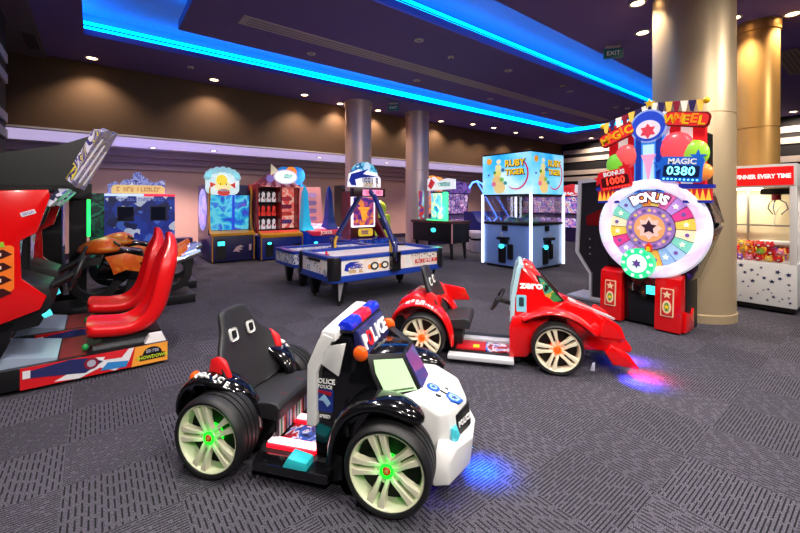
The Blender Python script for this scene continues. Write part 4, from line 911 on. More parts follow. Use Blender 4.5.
rl.loft([[(p[0], p[1], .68) for p in o1], [(p[0], p[1], .735) for p in o1], [(p[0], p[1], .735) for p in i1], [(p[0], p[1], .66) for p in i1]], cap=False)
rl.build('top_rail', HA, bevel=.006)
pf = MB().use(M('hockey_playfield', (120, 134, 226), .12, coat=.6)).prism(i1, 'z', .655, .672)
pf.use(M('playfield_blue', (24, 30, 110), .2)).at(Matrix.Translation((0, 0, .672)))
for cx in (-.55, 0, .55):
    pf.prism(disc(cx, 0, .26, n=40), 'z', -.002, .001).use(M('hockey_playfield', ())).prism(disc(cx, 0, .22, n=40), 'z', -.002, .0018).use(M('playfield_blue', ()))
pf.box(-.012, .012, -.47, .47, -.002, .0015).use(M('playfield_violet', (120, 70, 190), .2)).box(-.95, -.8, -.3, .3, -.002, .0015).box(.8, .95, -.3, .3, -.002, .0015)
pf.build('playing_field', HA)
for sx in (-1, 1):
    for sy in (-1, 1):
        MB().use(M('hockey_corner_black', (22, 22, 26), .3, coat=.4)).prism(disc(sx * (HL - .09), sy * (HD - .09), .105, n=24), 'z', .4, .728).build('corner_guard', HA, bevel=.012)
        MB().use(BLKM).prism([(-.1, .4), (.1, .4), (.045, .07), (-.045, .07)], 'x', sx * .82 - .05, sx * .82 + .05).at(Matrix.Translation((0, 0, 0))).bm.free()
        lg = MB(Matrix.Translation((sx * .87, sy * .4, 0))).use(BLKM).hull([(-.1, -.1, .4), (.1, -.1, .4), (-.1, .1, .4), (.1, .1, .4), (-.045, -.045, .05), (.045, -.045, .05), (-.045, .045, .05), (.045, .045, .05)])
        lo = lg.cyl((0, 0, .0), (0, 0, .05), .03, .02).build('leg', HA, bevel=.006)
        MB(Matrix.Translation((sx * .87, sy * .4, 0))).use(SILVER).hull([(-.07, sy * .092, .36), (.02, sy * .092, .36), (-.035, sy * .05, .08), (-.02, sy * .05, .08), (-.07, sy * .098, .36), (.02, sy * .098, .36), (-.035, sy * .056, .08), (-.02, sy * .056, .08)]).build('leg_plate', lo)
    q = MB(face(sx * (HL - .008), 0, .56, (0, sx, 0))).use(M('goal_black', (14, 14, 16), .4)).prism(rrect(-.2, .2, .075, .105, .012), 'z', -.01, .008).build('goal_slot', HA)
    MB(face(sx * (HL - .008), -sx * .38 * -1, .5, (0, sx, 0))).use(SILVER).prism(disc(0, 0, .05, n=18), 'z', -.01, .02).build('puck_return', HA)
# print on the near apron
F = face(0, -HD + .011, .565)
m = MB(F)
m.use(M('swoosh_blue', (26, 50, 170), .35))
m.prism([(-.88, -.03), (-.86, .05), (-.78, .085), (-.62, .075), (-.74, .05), (-.58, .045), (-.76, .02), (-.82, -.01), (-.8, -.055)], 'z', -.002, .004)
m.at(F @ Matrix.Translation((-.68, .005, .004))).text('SONIC', .07, .002, bold=.002); m.use(M('gold_letters', (200, 160, 90), .4)); scrib(m, F @ Matrix.Translation((-.68, -.055, .0)), .24, .05, 6, 12)
m.at(F)
for x, r in ((-.36, .075), (-.17, .07)):
    m.use(M('mallet_art_orange', (240, 150, 50), .35)).prism(rrect(x - r * 1.5, x - r * .4, -.05, .02, .01), 'z', -.002, .003).use(M('mallet_art_black', (30, 30, 34), .35)).prism(disc(x, -.01, r, r * .8, 20), 'z', -.002, .005).use(M('mallet_art_white', (236, 236, 230), .35)).prism(disc(x, -.01, r * .6, r * .45, 20), 'z', -.002, .007)
random.seed(3)
for k in range(26):
    x = random.uniform(.35, .95); y = random.uniform(.03, .11); m.use(M('print_navy_dots', (40, 50, 110), .35)).prism(star(x, y, random.uniform(.006, .016)), 'z', -.002, .004)
m.at(F @ Matrix.Translation((.7, -.02, .004))).use(M('print_red', (206, 60, 50), .35)).prism([(-.26, -.03), (.27, -.03), (.27, .032), (-.26, .032)], 'z', -.004, -.002).use(WLET); scrib(m, F @ Matrix.Translation((.7, -.018, -.001)), .46, .045, 11, 11)
m.build('apron_print', HA)
m = MB(face(-HL + .011, 0, .565, (0, -1, 0)))
for k in range(30):
    x = random.uniform(-.45, .45); y = random.uniform(-.1, .11); m.use(M('print_navy_dots', ())).prism(star(x, y, random.uniform(.006, .016)), 'z', -.002, .004)
m.build('apron_print', HA)
# arch with the score board
m = MB().use(M('arch_navy', (24, 34, 104), .3, coat=.3)).tube([(0, -HD - .03, .6), (0, -HD - .03, .82), (-.08, -.16, 1.6), (-.1, -.05, 1.69), (-.14, .05, 1.69), (-.18, .16, 1.6), (-.42, HD + .03, .82), (-.42, HD + .03, .6)], .043, 10).build('overhead_arch', HA)
for s in (-1, 1): MB().use(BLACK).box(-.085 - (.42 if s > 0 else 0), .085 - (.42 if s > 0 else 0), s * (HD + .03) - .04, s * (HD + .03) + .04, .45, .74).build('arch_bracket', HA, bevel=.008)
for s in (-1, 1):
    xo = -.42 if s > 0 else 0; m = MB().use(M('lamp_amber', (220, 170, 60), .4)).tube([(xo - .02, s * (HD - .06), .73), (xo - .02, s * (HD - .06), .86), (xo, s * (HD - .09), .93)], .026, 8); m.build('lamp_tube', HA, label='yellow lamp on the arch post')
sb = MB().use(M('scoreboard_dark', (40, 16, 30), .3)).box(-.42, .2, -.06, .06, 1.6, 1.74).build('score_board', HA, bevel=.006)
m = MB(FR(0, -.062) @ Matrix.Translation((-.05, 1.67, 0))).use(M('score_pink', (236, 140, 180), .4, emit=.7)).prism([(-.2, -.05), (.2, -.05), (.2, .05), (-.2, .05)], 'z', -.002, .004)
m.use(M('score_red_digit', (220, 20, 50), .4, emit=1.)).at(FR(0, -.062) @ Matrix.Translation((-.14, 1.67, .004))).text('00', .09, .002).at(FR(0, -.062) @ Matrix.Translation((.06, 1.67, .004))).text('00', .09, .002)
m.build('score_digits', sb)
ml = MB().use(M('mallet_red', (220, 30, 40), .25, coat=.5)).lathe([(.001, 0), (.05, 0), (.052, .02), (.03, .026), (.018, .03), (.018, .06), (.012, .072), (.001, .074)], 'z', n=28)
tag(ml.build('mallet', loc=(2.84, 5.5, .6755)), 'red round mallet lying on left end of the air hockey table', 'mallet')
# second table behind it
HC = thing('air_hockey_table', 'second lower air hockey table mostly hidden behind the table with the arch', 'air hockey table', (3.62, 6.95, 0))
MB().use(HB_).prism(rrect(-.9, .9, -.48, .48, .08, 5), 'z', .36, .42).build('lower_rail', HC, bevel=.006)
MB().use(art('hockey_speckled_print', [(40, 50, 110), (224, 222, 230), (236, 232, 236), (60, 70, 130), (230, 226, 230)], 16, warp=.4)).prism(rrect(-.89, .89, -.47, .47, .07, 5), 'z', .41, .61).build('apron', HC)
i1 = rrect(-.8, .8, -.38, .38, .05, 5); o1 = rrect(-.9, .9, -.48, .48, .08, 5)
MB().use(HB_).loft([[(p[0], p[1], .6) for p in o1], [(p[0], p[1], .65) for p in o1], [(p[0], p[1], .65) for p in i1], [(p[0], p[1], .59) for p in i1]], cap=False).build('top_rail', HC)
MB().use(M('hockey_playfield', ())).prism(i1, 'z', .585, .6).build('playing_field', HC)
for sx in (-1, 1):
    for sy in (-1, 1):
        MB(Matrix.Translation((sx * .66, sy * .32, 0))).use(BLKM).hull([(-.08, -.08, .37), (.08, -.08, .37), (-.08, .08, .37), (.08, .08, .37), (-.04, -.04, .0), (.04, -.04, .0), (-.04, .04, .0), (.04, .04, .0)]).build('leg', HC, bevel=.006)

# ------------------------------------------------------------------ red racing cabinets (player looks towards -u; x along u, y across)
SCR = art('racing_screen', [(40, 60, 120), (90, 110, 170), (150, 150, 190), (60, 120, 100), (30, 40, 80), (170, 130, 150)], 5, emit=.8, rough=.1, warp=1.)
def racer(v, label, red_side):
    G = thing('racing_cabinet', label, 'arcade machine', (0, v, 0))
    MB().use(BLKM).box(-.98, .54, -.36, .36, .035, .2).build('platform', G, bevel=.008)
    pr_ = MB(face(.035, -.361, .115)).use(M('racer_print_red', (206, 26, 34), .35)).prism([(-.5, -.085), (.5, -.085), (.5, .085), (-.5, .085)], 'z', -.004, .003)
    pr_.use(M('racer_print_orange', (242, 160, 60), .35)).prism([(.22, -.085), (.5, -.085), (.5, .085), (.25, .085)], 'z', 0, .005)
    pr_.use(M('racer_print_white', (226, 226, 232), .35)).prism([(-.3, -.07), (-.1, .02), (-.2, .085), (.05, .05), (.16, .085), (.24, .085), (.2, -.03), (.1, -.085), (.0, -.03), (-.14, -.085)], 'z', 0, .0045)
    pr_.use(M('racer_print_navy', (40, 44, 96), .35)).prism([(-.48, .05), (-.2, .085), (-.08, .07), (.02, .02), (-.1, -.05), (-.3, -.02), (-.46, .0)], 'z', 0, .006).use(M('racer_print_blue', (50, 130, 200), .35)).prism([(.0, -.06), (.18, -.07), (.2, -.02), (.05, 0)], 'z', 0, .006)
    pr_.use(M('racer_print_wine', (130, 30, 50), .35)).prism(disc(-.06, .02, .05, n=16), 'z', 0, .007).use(M('racer_print_silver', (170, 170, 190), .35)).prism(disc(-.06, .02, .03, n=14), 'z', 0, .0075)
    pr_.use(M('racer_print_red2', (214, 40, 50), .35)).prism([(.05, .085), (.2, .085), (.15, .02), (.02, .03)], 'z', 0, .0065)
    pr_.use(BLET).prism([(.28, -.05), (.48, -.05), (.48, .0), (.28, .0)], 'z', 0, .007).prism(disc(.38, .0, .075, .065, 12, 0, PI), 'z', 0, .0062)
    pr_.use(M('racer_print_lime', (190, 210, 50), .35)).at(face(.415, -.369, .09)).text('SHOWDOWN', .042, .002, bold=.001, sx=.9)
    pr_.use(M('racer_print_silver', ())); scrib(pr_, face(.415, -.3685, .145), .1, .03, 6, 4)
    pr_.use(M('racer_print_white', ())).at(face(.035, -.361, .115)).prism([(-.485, -.0), (-.44, 0), (-.44, .06), (-.485, .06)], 'z', 0, .0065)
    pr_.build('side_print', G)
    # pedals, plate, wheel box, seat rail
    MB().use(M('foot_plate_grey', (176, 194, 218), .28, .35)).hull([(-.66, -.3, .3), (-.66, .3, .3), (-.25, -.3, .215), (-.25, .3, .215), (-.66, -.3, .2), (-.66, .3, .2), (-.25, -.3, .2), (-.25, .3, .2)]).build('foot_plate', G, label='grey metal foot plate')
    MB().use(M('racer_platform_print', (120, 30, 34), .4)).box(-.24, -.06, -.3, .3, .2, .206).build('floor_print', G)
    for s in (-1, 1): MB().use(STEEL).box(-.02, .5, s * .17 - .02, s * .17 + .02, .2, .225).build('seat_rail', G)
    MB().use(M('white_warning_box', (226, 222, 224), .4)).hull([(.36, -.32, .2), (.53, -.32, .2), (.36, -.22, .2), (.53, -.22, .2), (.4, -.31, .27), (.5, -.31, .27), (.4, -.23, .27), (.5, -.23, .27)]).build('seat_lock_box', G, label='white box at the seat foot')
    MB().use(M('green_lever', (30, 140, 70), .35)).ball((-.07, -.26, .25), (.025, .025, .03), 10, 7).build('adjust_lever', G)
    # seat: one red shell, thick at the front, swept up into the headrest
    path = [(-.07, .40, .25, .085), (-.02, .395, .26, .1), (.1, .375, .26, .1), (.25, .36, .26, .1), (.37, .39, .26, .105), (.45, .5, .265, .105), (.49, .66, .27, .1), (.53, .84, .265, .1), (.56, .97, .235, .1), (.575, 1.08, .16, .085), (.58, 1.17, .1, .06), (.578, 1.21, .06, .03)]
    rings = []
    for i, (x, z, hw, ht) in enumerate(path):
        a = path[max(i - 1, 0)]; b = path[min(i + 1, len(path) - 1)]
        d = Vector((b[0] - a[0], 0, b[1] - a[1])).normalized(); nn = Vector((-d.z, 0, d.x)); P_ = Vector((x, 0, z)); g = []
        lip = .06 if 3 < i < 9 else (.02 if i <= 3 else .01)
        for y, t in ((-1., lip), (-.82, lip * .9), (-.6, -.01), (0, -.025), (.6, -.01), (.82, lip * .9), (1., lip), (1.02, -ht * .5), (.85, -ht), (0, -ht * 1.15), (-.85, -ht), (-1.02, -ht * .5)):
            g.append(P_ + Vector((0, y * hw, 0)) + nn * t)
        rings.append(g)
    MB().use(REDS).loft(rings).build('seat', G, sub=2, angle=80, label='glossy red moulded seat')
    MB().use(BLKM).box(.05, .5, -.16, .16, .22, .27).build('seat_base', G)
    # console and screen tower
    sh = MB().use(RED)
    tower = [(-1.0, .5), (-.58, .56), (-.35, .64), (-.31, .74), (-.46, .90), (-.47, 1.20), (-.37, 1.26), (-.29, 1.55), (-.30, 1.61), (-1.0, 1.58)]
    MB().use(RED).prism(tower, 'y', red_side * .34, red_side * .3).build('side_shell', G, bevel=.012, label='glossy red side shell')
    MB().use(BLKM).prism([(-1.0, .42), (-.36, .42), (-.34, .66), (-.5, .86), (-.5, 1.22), (-.4, 1.3), (-.32, 1.58), (-1.0, 1.58)], 'y', -red_side * .34, -red_side * .31).build('inner_side', G, bevel=.008)
    sh.free() if False else None
    MB().use(BLKM).hull([(-1., -.3, .42), (-.36, -.3, .5), (-1., .3, .42), (-.36, .3, .5), (-.27, -.29, .68), (-.27, .29, .68), (-.3, -.29, .8), (-.3, .29, .8), (-.5, -.3, .9), (-.5, .3, .9), (-1., -.3, .9), (-1., .3, .9)]).build('dashboard', G, bevel=.01)
    MB().use(BLKM).box(-1., -.55, -.3, .3, .84, 1.6).build('screen_housing', G)
    MB().use(BLKM).box(-1., -.34, -.3, .3, 1.5, 1.58).build('hood', G)
    MB().use(SCR).hull([(-.54, -.27, .86), (-.54, .27, .86), (-.5, -.27, 1.4), (-.5, .27, 1.4), (-.56, -.27, .86), (-.56, .27, .86), (-.56, -.27, 1.4), (-.56, .27, 1.4)]).build('screen', G)
    for s in (-1, 1):
        MB().use(BLACK).prism([(-.98, .2), (-.62, .2), (-.52, .42), (-.5, .56), (-.98, .5)], 'y', s * .34, s * .28).build('lower_panel', G, bevel=.006)
    wl_ = MB().use(RUBBER).tube([(-.13 + .05 * math.sin(a), .15 * math.cos(a), .87 + .14 * math.sin(a)) for a in [2 * PI * i / 24 for i in range(24)]], .016, 8, closed=True).use(BLKM).cyl((-.32, 0, .76), (-.14, 0, .86), .035).box(-.15, -.12, -.14, .14, .855, .885).ball((-.13, 0, .87), (.03, .05, .05)); wl_.build('steering_wheel', G)
    MB().use(M('start_button', (70, 210, 220), .3, emit=1.2)).cyl((-.34, -.27, .58), (-.29, -.27, .6), .03, n=12).build('start_button', G)
    for s in (red_side,):
        m = MB(face(-.42, s * .341, 1.42, (-s, 0, 0)) @ Matrix.Rotation(.36 if s < 0 else -.36, 4, 'Z')).use(M('plaque_silver', (214, 206, 216), .3)).prism(rrect(-.045, .045, -.018, .018, .004), 'z', -.002, .003).use(M('plaque_blue', (40, 60, 150), .3))
        m.X = m.X @ Matrix.Translation((0, 0, .003)); m.text('SEGA', .03, .001)
        m.build('maker_plaque', G)
        m = MB(face(-.6, s * .341, 1.05, (-s, 0, 0)))
        m.use(M('sticker_orange', (244, 120, 40), .35)).prism(rrect(-.1, .1, -.24, .12, .03), 'z', -.002, .002).use(M('sticker_dark', (60, 16, 20), .35))
        for k in range(4): m.prism([(-.1, .07 - k * .1), (.04, .09 - k * .1), (.09, .05 - k * .1), (.03, .02 - k * .1), (-.08, .03 - k * .1)], 'z', 0, .004)
        m.use(M('sticker_cream', (250, 226, 200), .35))
        for k in range(3): m.prism([(-.07, .055 - k * .1), (.03, .065 - k * .1), (.03, .04 - k * .1), (-.07, .035 - k * .1)], 'z', 0, .006)
        m.use(M('sticker_lime', (150, 190, 50), .35)).prism([(-.06, .14), (.04, .15), (.05, .11), (-.05, .1)], 'z', 0, .005); m.build('sticker', G)
    MB().use(art('header_print', [(30, 40, 110), (70, 90, 190), (200, 200, 220), (20, 24, 60), (60, 50, 120)], 6, emit=.08)).hull([(-.3, -.29, 1.47), (-.3, .29, 1.47), (-.17, -.29, 1.62), (-.17, .29, 1.62), (-.34, -.29, 1.5), (-.34, .29, 1.5), (-.24, -.29, 1.62), (-.24, .29, 1.62)]).build('header_board', G)
    for y in (-.28, .28):
        MB().use(BLKM).cyl((.5, y, 0), (.5, y, .04), .018, n=10).build('foot', G); MB().use(BLKM).cyl((-.9, y, 0), (-.9, y, .04), .018, n=10).build('foot', G)
    return G
RA = racer(4.6, 'nearer red racing cabinet with red moulded seat, at left edge of the hall', -1)
racer(5.58, 'second red racing cabinet, behind the nearer one and in front of the motorbikes', 1)
# shared sign over both cabinets
TZ = thing('racing_sign', 'slanted silver and yellow racing sign spanning above both red racing cabinets', 'sign', (0, 5.1, 1.645))
for s in (-1, 1): MB().use(BLKM).prism([(-.98, 0), (-.14, 0), (-.2, .06), (.02, .46), (-.22, .34), (-.98, .14)], 'y', s * .8 - .02, s * .8 + .02).build('gusset', TZ)
SGN = art('racing_sign_print', [(34, 34, 80), (90, 76, 150), (214, 206, 226), (60, 50, 120), (226, 206, 80), (120, 110, 160), (40, 40, 90), (180, 90, 90)], 4.5, stretch=(3, 1, 1), emit=.12, warp=1.2)
q = MB().use(SGN)
edge = [(-.9, .5), (-.55, .56), (-.3, .62), (0, .66), (.25, .62), (.45, .68), (.6, .74), (.85, .78), (.95, .6), (1.0, .48)]
base = [(1.0, 0), (-.78, 0)]
nb = Vector((.24, 0, .51)).normalized(); n2 = Vector((nb.z, 0, -nb.x))
pl = edge + base
q.raw([(-.22 + .04 * (y + .78) + nb.x * h + n2.x * d, y, .03 + nb.z * h + n2.z * d) for d in (0, .05) for y, h in pl], [tuple(range(12)), tuple(range(12, 24))[::-1]] + [(i, (i + 1) % 12, 12 + (i + 1) % 12, 12 + i) for i in range(12)])
q.build('sign_board', TZ)
q = MB().use(M('sign_streak', (246, 240, 236), .3, emit=.35))
for y0 in (-.72, -.2, .4): q.raw([(-.22 + .04 * (y + .78) + nb.x * h + n2.x * d, y, .03 + nb.z * h + n2.z * d) for d in (.04, .058) for y, h in ((y0, .05), (y0 + .1, .05), (y0 + .32, .5), (y0 + .26, .5))], [(0, 1, 2, 3), (7, 6, 5, 4), (0, 1, 5, 4), (1, 2, 6, 5), (2, 3, 7, 6), (3, 0, 4, 7)])
q.build('sign_streak', TZ)

# ------------------------------------------------------------------ motorbike machines (rider looks towards -u)
ORG = art('bike_orange_print', [(244, 112, 30), (246, 126, 36), (240, 100, 24), (250, 150, 50)], 4, warp=1.); BK2 = BLACK
def bike(v, label, u=0.):
    G = thing('motorbike_machine', label, 'arcade machine', (u, v, 0))
    MB().use(BLKM).box(-.95, 1.2, -.34, .34, 0, .13).build('platform', G, bevel=.01)
    MB().use(BLKM).hull([(-.95, -.34, .13), (-.6, -.34, .13), (-.95, .34, .13), (-.6, .34, .13), (-.95, -.34, 1.75), (-.62, -.34, 1.75), (-.95, .34, 1.75), (-.62, .34, 1.75)]).build('screen_housing', G)
    MB().use(art('bike_screen', [(20, 30, 90), (60, 60, 150), (30, 90, 130), (110, 90, 170), (16, 20, 50)], 4, emit=.35, rough=.1, warp=1.5)).box(-.62, -.6, -.3, .3, .85, 1.5).build('screen', G)
    MB().use(BLKM).box(-.95, -.45, -.36, .36, 1.75, 1.9).build('hood', G)
    MB().use(ORG).loft([[(x, r * math.cos(2 * PI * k / 16), z + h * (math.sin(2 * PI * k / 16) if math.sin(2 * PI * k / 16) > 0 else .5 * math.sin(2 * PI * k / 16))) for k in range(16)] for x, z, r, h in ((-.2, .84, .04, .03), (-.16, .84, .13, .09), (-.05, .85, .21, .14), (.1, .86, .25, .17), (.22, .86, .25, .15), (.3, .85, .2, .08))]).build('front_cowl', G, sub=1, angle=70, label='orange front cowl')
    MB().use(BK2).hull([(.0, -.16, .45), (.0, .16, .45), (.1, -.2, .82), (.1, .2, .82), (.55, -.16, .82), (.55, .16, .82), (.6, -.16, .4), (.6, .16, .4), (.25, -.2, .88), (.25, .2, .88)]).build('tank', G, bevel=.03)
    for s in (-1, 1): MB().use(ORG).prism([(.1, .76), (.34, .80), (.62, .70), (.5, .64), (.56, .5), (.34, .56), (.2, .5), (.16, .64)], 'y', s * .19, s * .22).build('side_fairing', G, bevel=.01, label='orange side fairing')
    MB().use(BK2).hull([(.5, -.14, .72), (.5, .14, .72), (.55, -.15, .62), (.55, .15, .62), (.95, -.12, .74), (.95, .12, .74), (.95, -.1, .66), (.95, .1, .66)]).build('saddle', G, bevel=.03)
    MB().use(ORG).hull([(.85, -.12, .7), (.85, .12, .7), (1.12, -.04, .86), (1.12, .04, .86), (1.15, -.05, .78), (1.15, .05, .78), (.9, -.13, .58), (.9, .13, .58)]).build('tail', G, bevel=.02, label='orange tail')
    for s in (-1, 1):
        MB().use(CHROME).cyl((.8, s * .15, .56), (1.3, s * .17, .74), .04, .052).build('exhaust', G)
        MB().use(RUBBER).cyl((.2, s * .12, .96), (.26, s * .38, .92), .018).build('handlebar', G)
    for x, r in ((.0, .3), (.9, .3)): MB().use(RUBBER).lathe([(.2, -.06), (r, -.05), (r, .05), (.2, .06)], 'y', (x, 0, .44), 32, close=True).build('wheel', G)
    MB().use(BLKM).hull([(.3, -.1, .13), (.7, -.1, .13), (.3, .1, .13), (.7, .1, .13), (.4, -.08, .45), (.6, -.08, .45), (.4, .08, .45), (.6, .08, .45)]).build('pedestal', G)
    return G
B1 = bike(6.9, 'orange motorbike machine just behind the second red racing cabinet', .0)
copy_thing(B1, 'orange and black motorbike machine farther back, in front of the blue camouflage cabin', (.22, 8.0, 0))
TUBE = M('green_neon_tube', (40, 255, 110), .4, emit=1.6, ec=(40, 255, 110))
for v, n in ((7.45, 'nearer the red racing cabinets'),):
    o = thing('light_post', 'black post with a glowing green tube between the motorbike machines', 'lamp', (-.2, v, 0))
    MB().use(BLKM).box(-.1, .1, -.05, .05, 0, 1.62).build('post', o)
    MB().use(TUBE).cyl((.11, 0, 1.0), (.11, 0, 1.55), .034).build('green_tube', o)
    MB().use(BLKM).box(-.1, .16, -.12, .12, 1.56, 1.78).build('cap_box', o)
    l = bpy.data.lights.new('green_light', 'POINT'); l.energy = 2.5; l.color = (.1, 1, .35); l.shadow_soft_size = .1
    l_ = bpy.data.objects.new('green_light', l); COL.objects.link(l_); l_.location = (.28, 0, 1.25); l_.parent = o

# ------------------------------------------------------------------ blue camouflage cabin, front v 11
G = thing('shooting_cabin', 'blue camouflage shooter cabin with two windows and a gold lettered sign on top', 'arcade machine', (.85, 10.95, 0))
CAMO = art('blue_camouflage', [(20, 36, 120), (24, 50, 160), (16, 26, 84), (214, 222, 240), (70, 110, 210), (22, 44, 140), (26, 60, 170)], 6., emit=.32, warp=1.4, kind='voronoi')
q = MB().use(CAMO).box(-.69, .69, 0, 1.1, .05, 1.68).build('cabin_body', G)
MB().use(art('green_camouflage', [(10, 60, 50), (16, 110, 80), (10, 40, 40), (40, 150, 110), (12, 70, 60)], 3, emit=.2)).box(-.95, -.69, .1, 1.1, .05, 1.72).build('side_curtain', G, label='dark green camouflage side curtain')
for x0, z0, w_, h_, nm in ((-.44, 1.1, .28, .3, 'a'), (.2, 1.1, .28, .3, 'b')):
    MB().use(BLKM).box(x0 - .02, x0 + w_ + .02, -.02, .01, z0 - .02, z0 + h_ + .02).use(M('cabin_window', (34, 40, 60), .1, coat=.6)).box(x0, x0 + w_, -.026, -.015, z0, z0 + h_).build('window', G)
MB().use(BLKM).box(-.7, .7, -.1, .02, .05, .35).build('kick_panel', G)
m = MB().use(M('cabin_light_white', (200, 220, 250), .4, emit=1.)).box(-.69, .05, -.03, .0, 1.66, 1.71).use(M('cabin_light_red', (240, 40, 70), .4, emit=1.)).box(.05, .69, -.03, .0, 1.66, 1.71); m.build('light_strip', G)
m = MB(FR(0, -.012)).use(M('cabin_letter_pale', (110, 130, 200), .4, emit=.3)); scrib(m, face(0, -.004, 1.58), .9, .07, 16, 2); m.build('lettering', G)
mq = MB(face(-.05, .1, 1.7)).use(art('cabin_city_print', [(40, 50, 120), (150, 160, 220), (90, 100, 180), (206, 210, 240)], 6, emit=.45, warp=1.)).prism([(-.58, 0), (-.58, .22), (-.44, .3), (-.36, .24), (-.28, .34), (-.12, .36), (-.1, .5), (.02, .54), (.1, .44), (.2, .36), (.26, .3), (.4, .3), (.44, .36), (.54, .34), (.56, 0)], 'z', -.05, 0).build('sign_board', G)
m = MB(face(-.04, .09, 1.82)).use(M('cabin_sign_gold', (230, 190, 120), .4, emit=.75)).prism([(-.52, -.1), (.53, -.1), (.53, .05), (.45, .1), (-.45, .1), (-.52, .05)], 'z', -.01, .01)
m.use(M('cabin_sign_brown', (186, 146, 88), .4, emit=.3)); scrib(m, face(-.04, .078, 1.82), .86, .11, 13, 3); m.build('sign_lettering', mq)
MB().use(M('dark_purple_box', (60, 40, 80), .5)).box(.72, 1.35, 1.5, 1.9, 0, .5).build('dark_bench', G).select_set(False)

# ------------------------------------------------------------------ redemption row on the back wall
def side_prof(m, s, w, prof, t=.03): m.prism(prof, 'x', s * w - t / 2, s * w + t / 2)
G = thing('bubble_game_machine', 'gold framed aquarium game with glowing fish sign, leftmost against the back wall', 'arcade machine', (2.76, 10.35, 0))
NAVY = M('navy_cabinet_panel', (30, 26, 74), .35, coat=.3); GOLD = M('gold_frame', (214, 150, 40), .35, .4)
AQ = art('aquarium_screen', [(120, 70, 190), (50, 70, 200), (30, 120, 210), (50, 180, 220), (110, 220, 235), (60, 150, 225), (60, 80, 200), (150, 90, 200)], 2.2, emit=.62, warp=1., smooth=True)
MB().use(NAVY).box(-.5, .5, 0, 1.7, .04, .68).build('base_cabinet', G, bevel=.006)
for x in (-.5, .5): MB().use(GOLD).box(x - .012, x + .012, -.01, .012, .04, .7).build('edge_trim', G)
MB().use(GOLD).hull([(-.52, -.03, .68), (.52, -.03, .68), (-.52, .25, .76), (.52, .25, .76), (-.52, -.03, .74), (.52, -.03, .74), (-.52, .25, .8), (.52, .25, .8)]).build('control_deck', G, label='gold control deck')
MB().use(NAVY).box(-.5, .5, .45, 1.7, .68, 1.98).build('cabinet_body', G)
for s in (-1, 1):
    q = MB().use(GOLD).loft([[(s * .53, y, z), (s * .49, y, z), (s * .49, y + .06, z), (s * .53, y + .06, z)] for y, z in ((.1, .76), (.22, .86), (.28, 1.1), (.3, 1.4), (.22, 1.7), (.26, 1.95))]); q.build('side_frame', G)
MB().use(AQ).hull([(-.48, .42, .8), (.48, .42, .8), (-.48, .34, 1.7), (.48, .34, 1.7), (-.48, .46, .8), (.48, .46, .8), (-.48, .46, 1.7), (.48, .46, 1.7)]).build('screen', G)
MB().use(M('screen_divider', (40, 70, 210), .3, emit=.6)).box(.05, .1, .3, .42, .8, 1.75).build('screen_divider', G)
MB(face(-.502, 1.1, 1.32, (0, -1, 0))).use(art('fish_side_print', [(120, 90, 200), (180, 170, 230), (90, 120, 220), (200, 190, 240)], 3, emit=.5, smooth=True)).prism(disc(0, 0, .5, .56, 28), 'z', -.01, .006).build('side_picture', G)
q = MB(face(-.2, .25, 1.93)).use(art('fish_sign_pale', [(200, 226, 236), (226, 240, 236), (180, 220, 226), (236, 240, 226)], 4, emit=.75, smooth=True)).prism(rrect(-.4, .4, -.22, .4, .16, 6), 'z', -.06, 0)
for k in range(9): a = PI * k / 8; q.use(M('fish_sign_teal', (160, 212, 220), .4, emit=.5)).prism(disc(.36 * math.cos(a), .22 + .2 * math.sin(a), .08, n=14), 'z', -.05, .01)
q.build('sign_board', G)
q = MB(face(-.2, .25, 1.93)).use(M('fish_yellow', (252, 220, 60), .4, emit=.7)).prism(disc(-.03, .15, .13, .14, 24), 'z', 0, .015).use(M('fish_cream', (250, 236, 170), .4, emit=.7)).prism(disc(.0, .0, .2, .15, 24), 'z', 0, .012)
q.use(M('fish_red', (226, 70, 60), .4, emit=.5))
for s in (-1, 1): q.prism([(s * .16, .04), (s * .3, .1), (s * .3, -.06)], 'z', 0, .014)
q.prism(disc(.02, -.16, .15, .09, 20), 'z', 0, .018).use(WLET).prism([(-.1, -.13), (.14, -.13), (.1, -.09), (-.06, -.09)], 'z', 0, .022).use(BLET).prism(disc(-.06, .05, .02, n=10), 'z', 0, .02).prism(disc(.08, .05, .02, n=10), 'z', 0, .02)
q.build('sign_picture', G)
MB().use(BLKM).box(-.4, -.2, -.012, .0, .1, .6).build('coin_door', G); MB().use(TEALLED).box(-.38, -.22, -.02, -.01, .44, .54).build('coin_slot_light', G)
q = MB(face(.1, -.005, .33)).use(M('swirl_pale', (190, 160, 170), .4)).prism([(-.12, -.06), (-.04, .06), (.06, .1), (.14, .06), (.04, .03), (.12, -.02), (.0, -.02), (.06, -.08), (-.06, -.05)], 'z', 0, .008); q.build('panel_emblem', G)
MB(face(.4, -.005, .36)).use(M('swirl_pale', ())).prism(rrect(-.03, .03, -.08, .08, .01), 'z', 0, .008).build('ticket_slot', G)

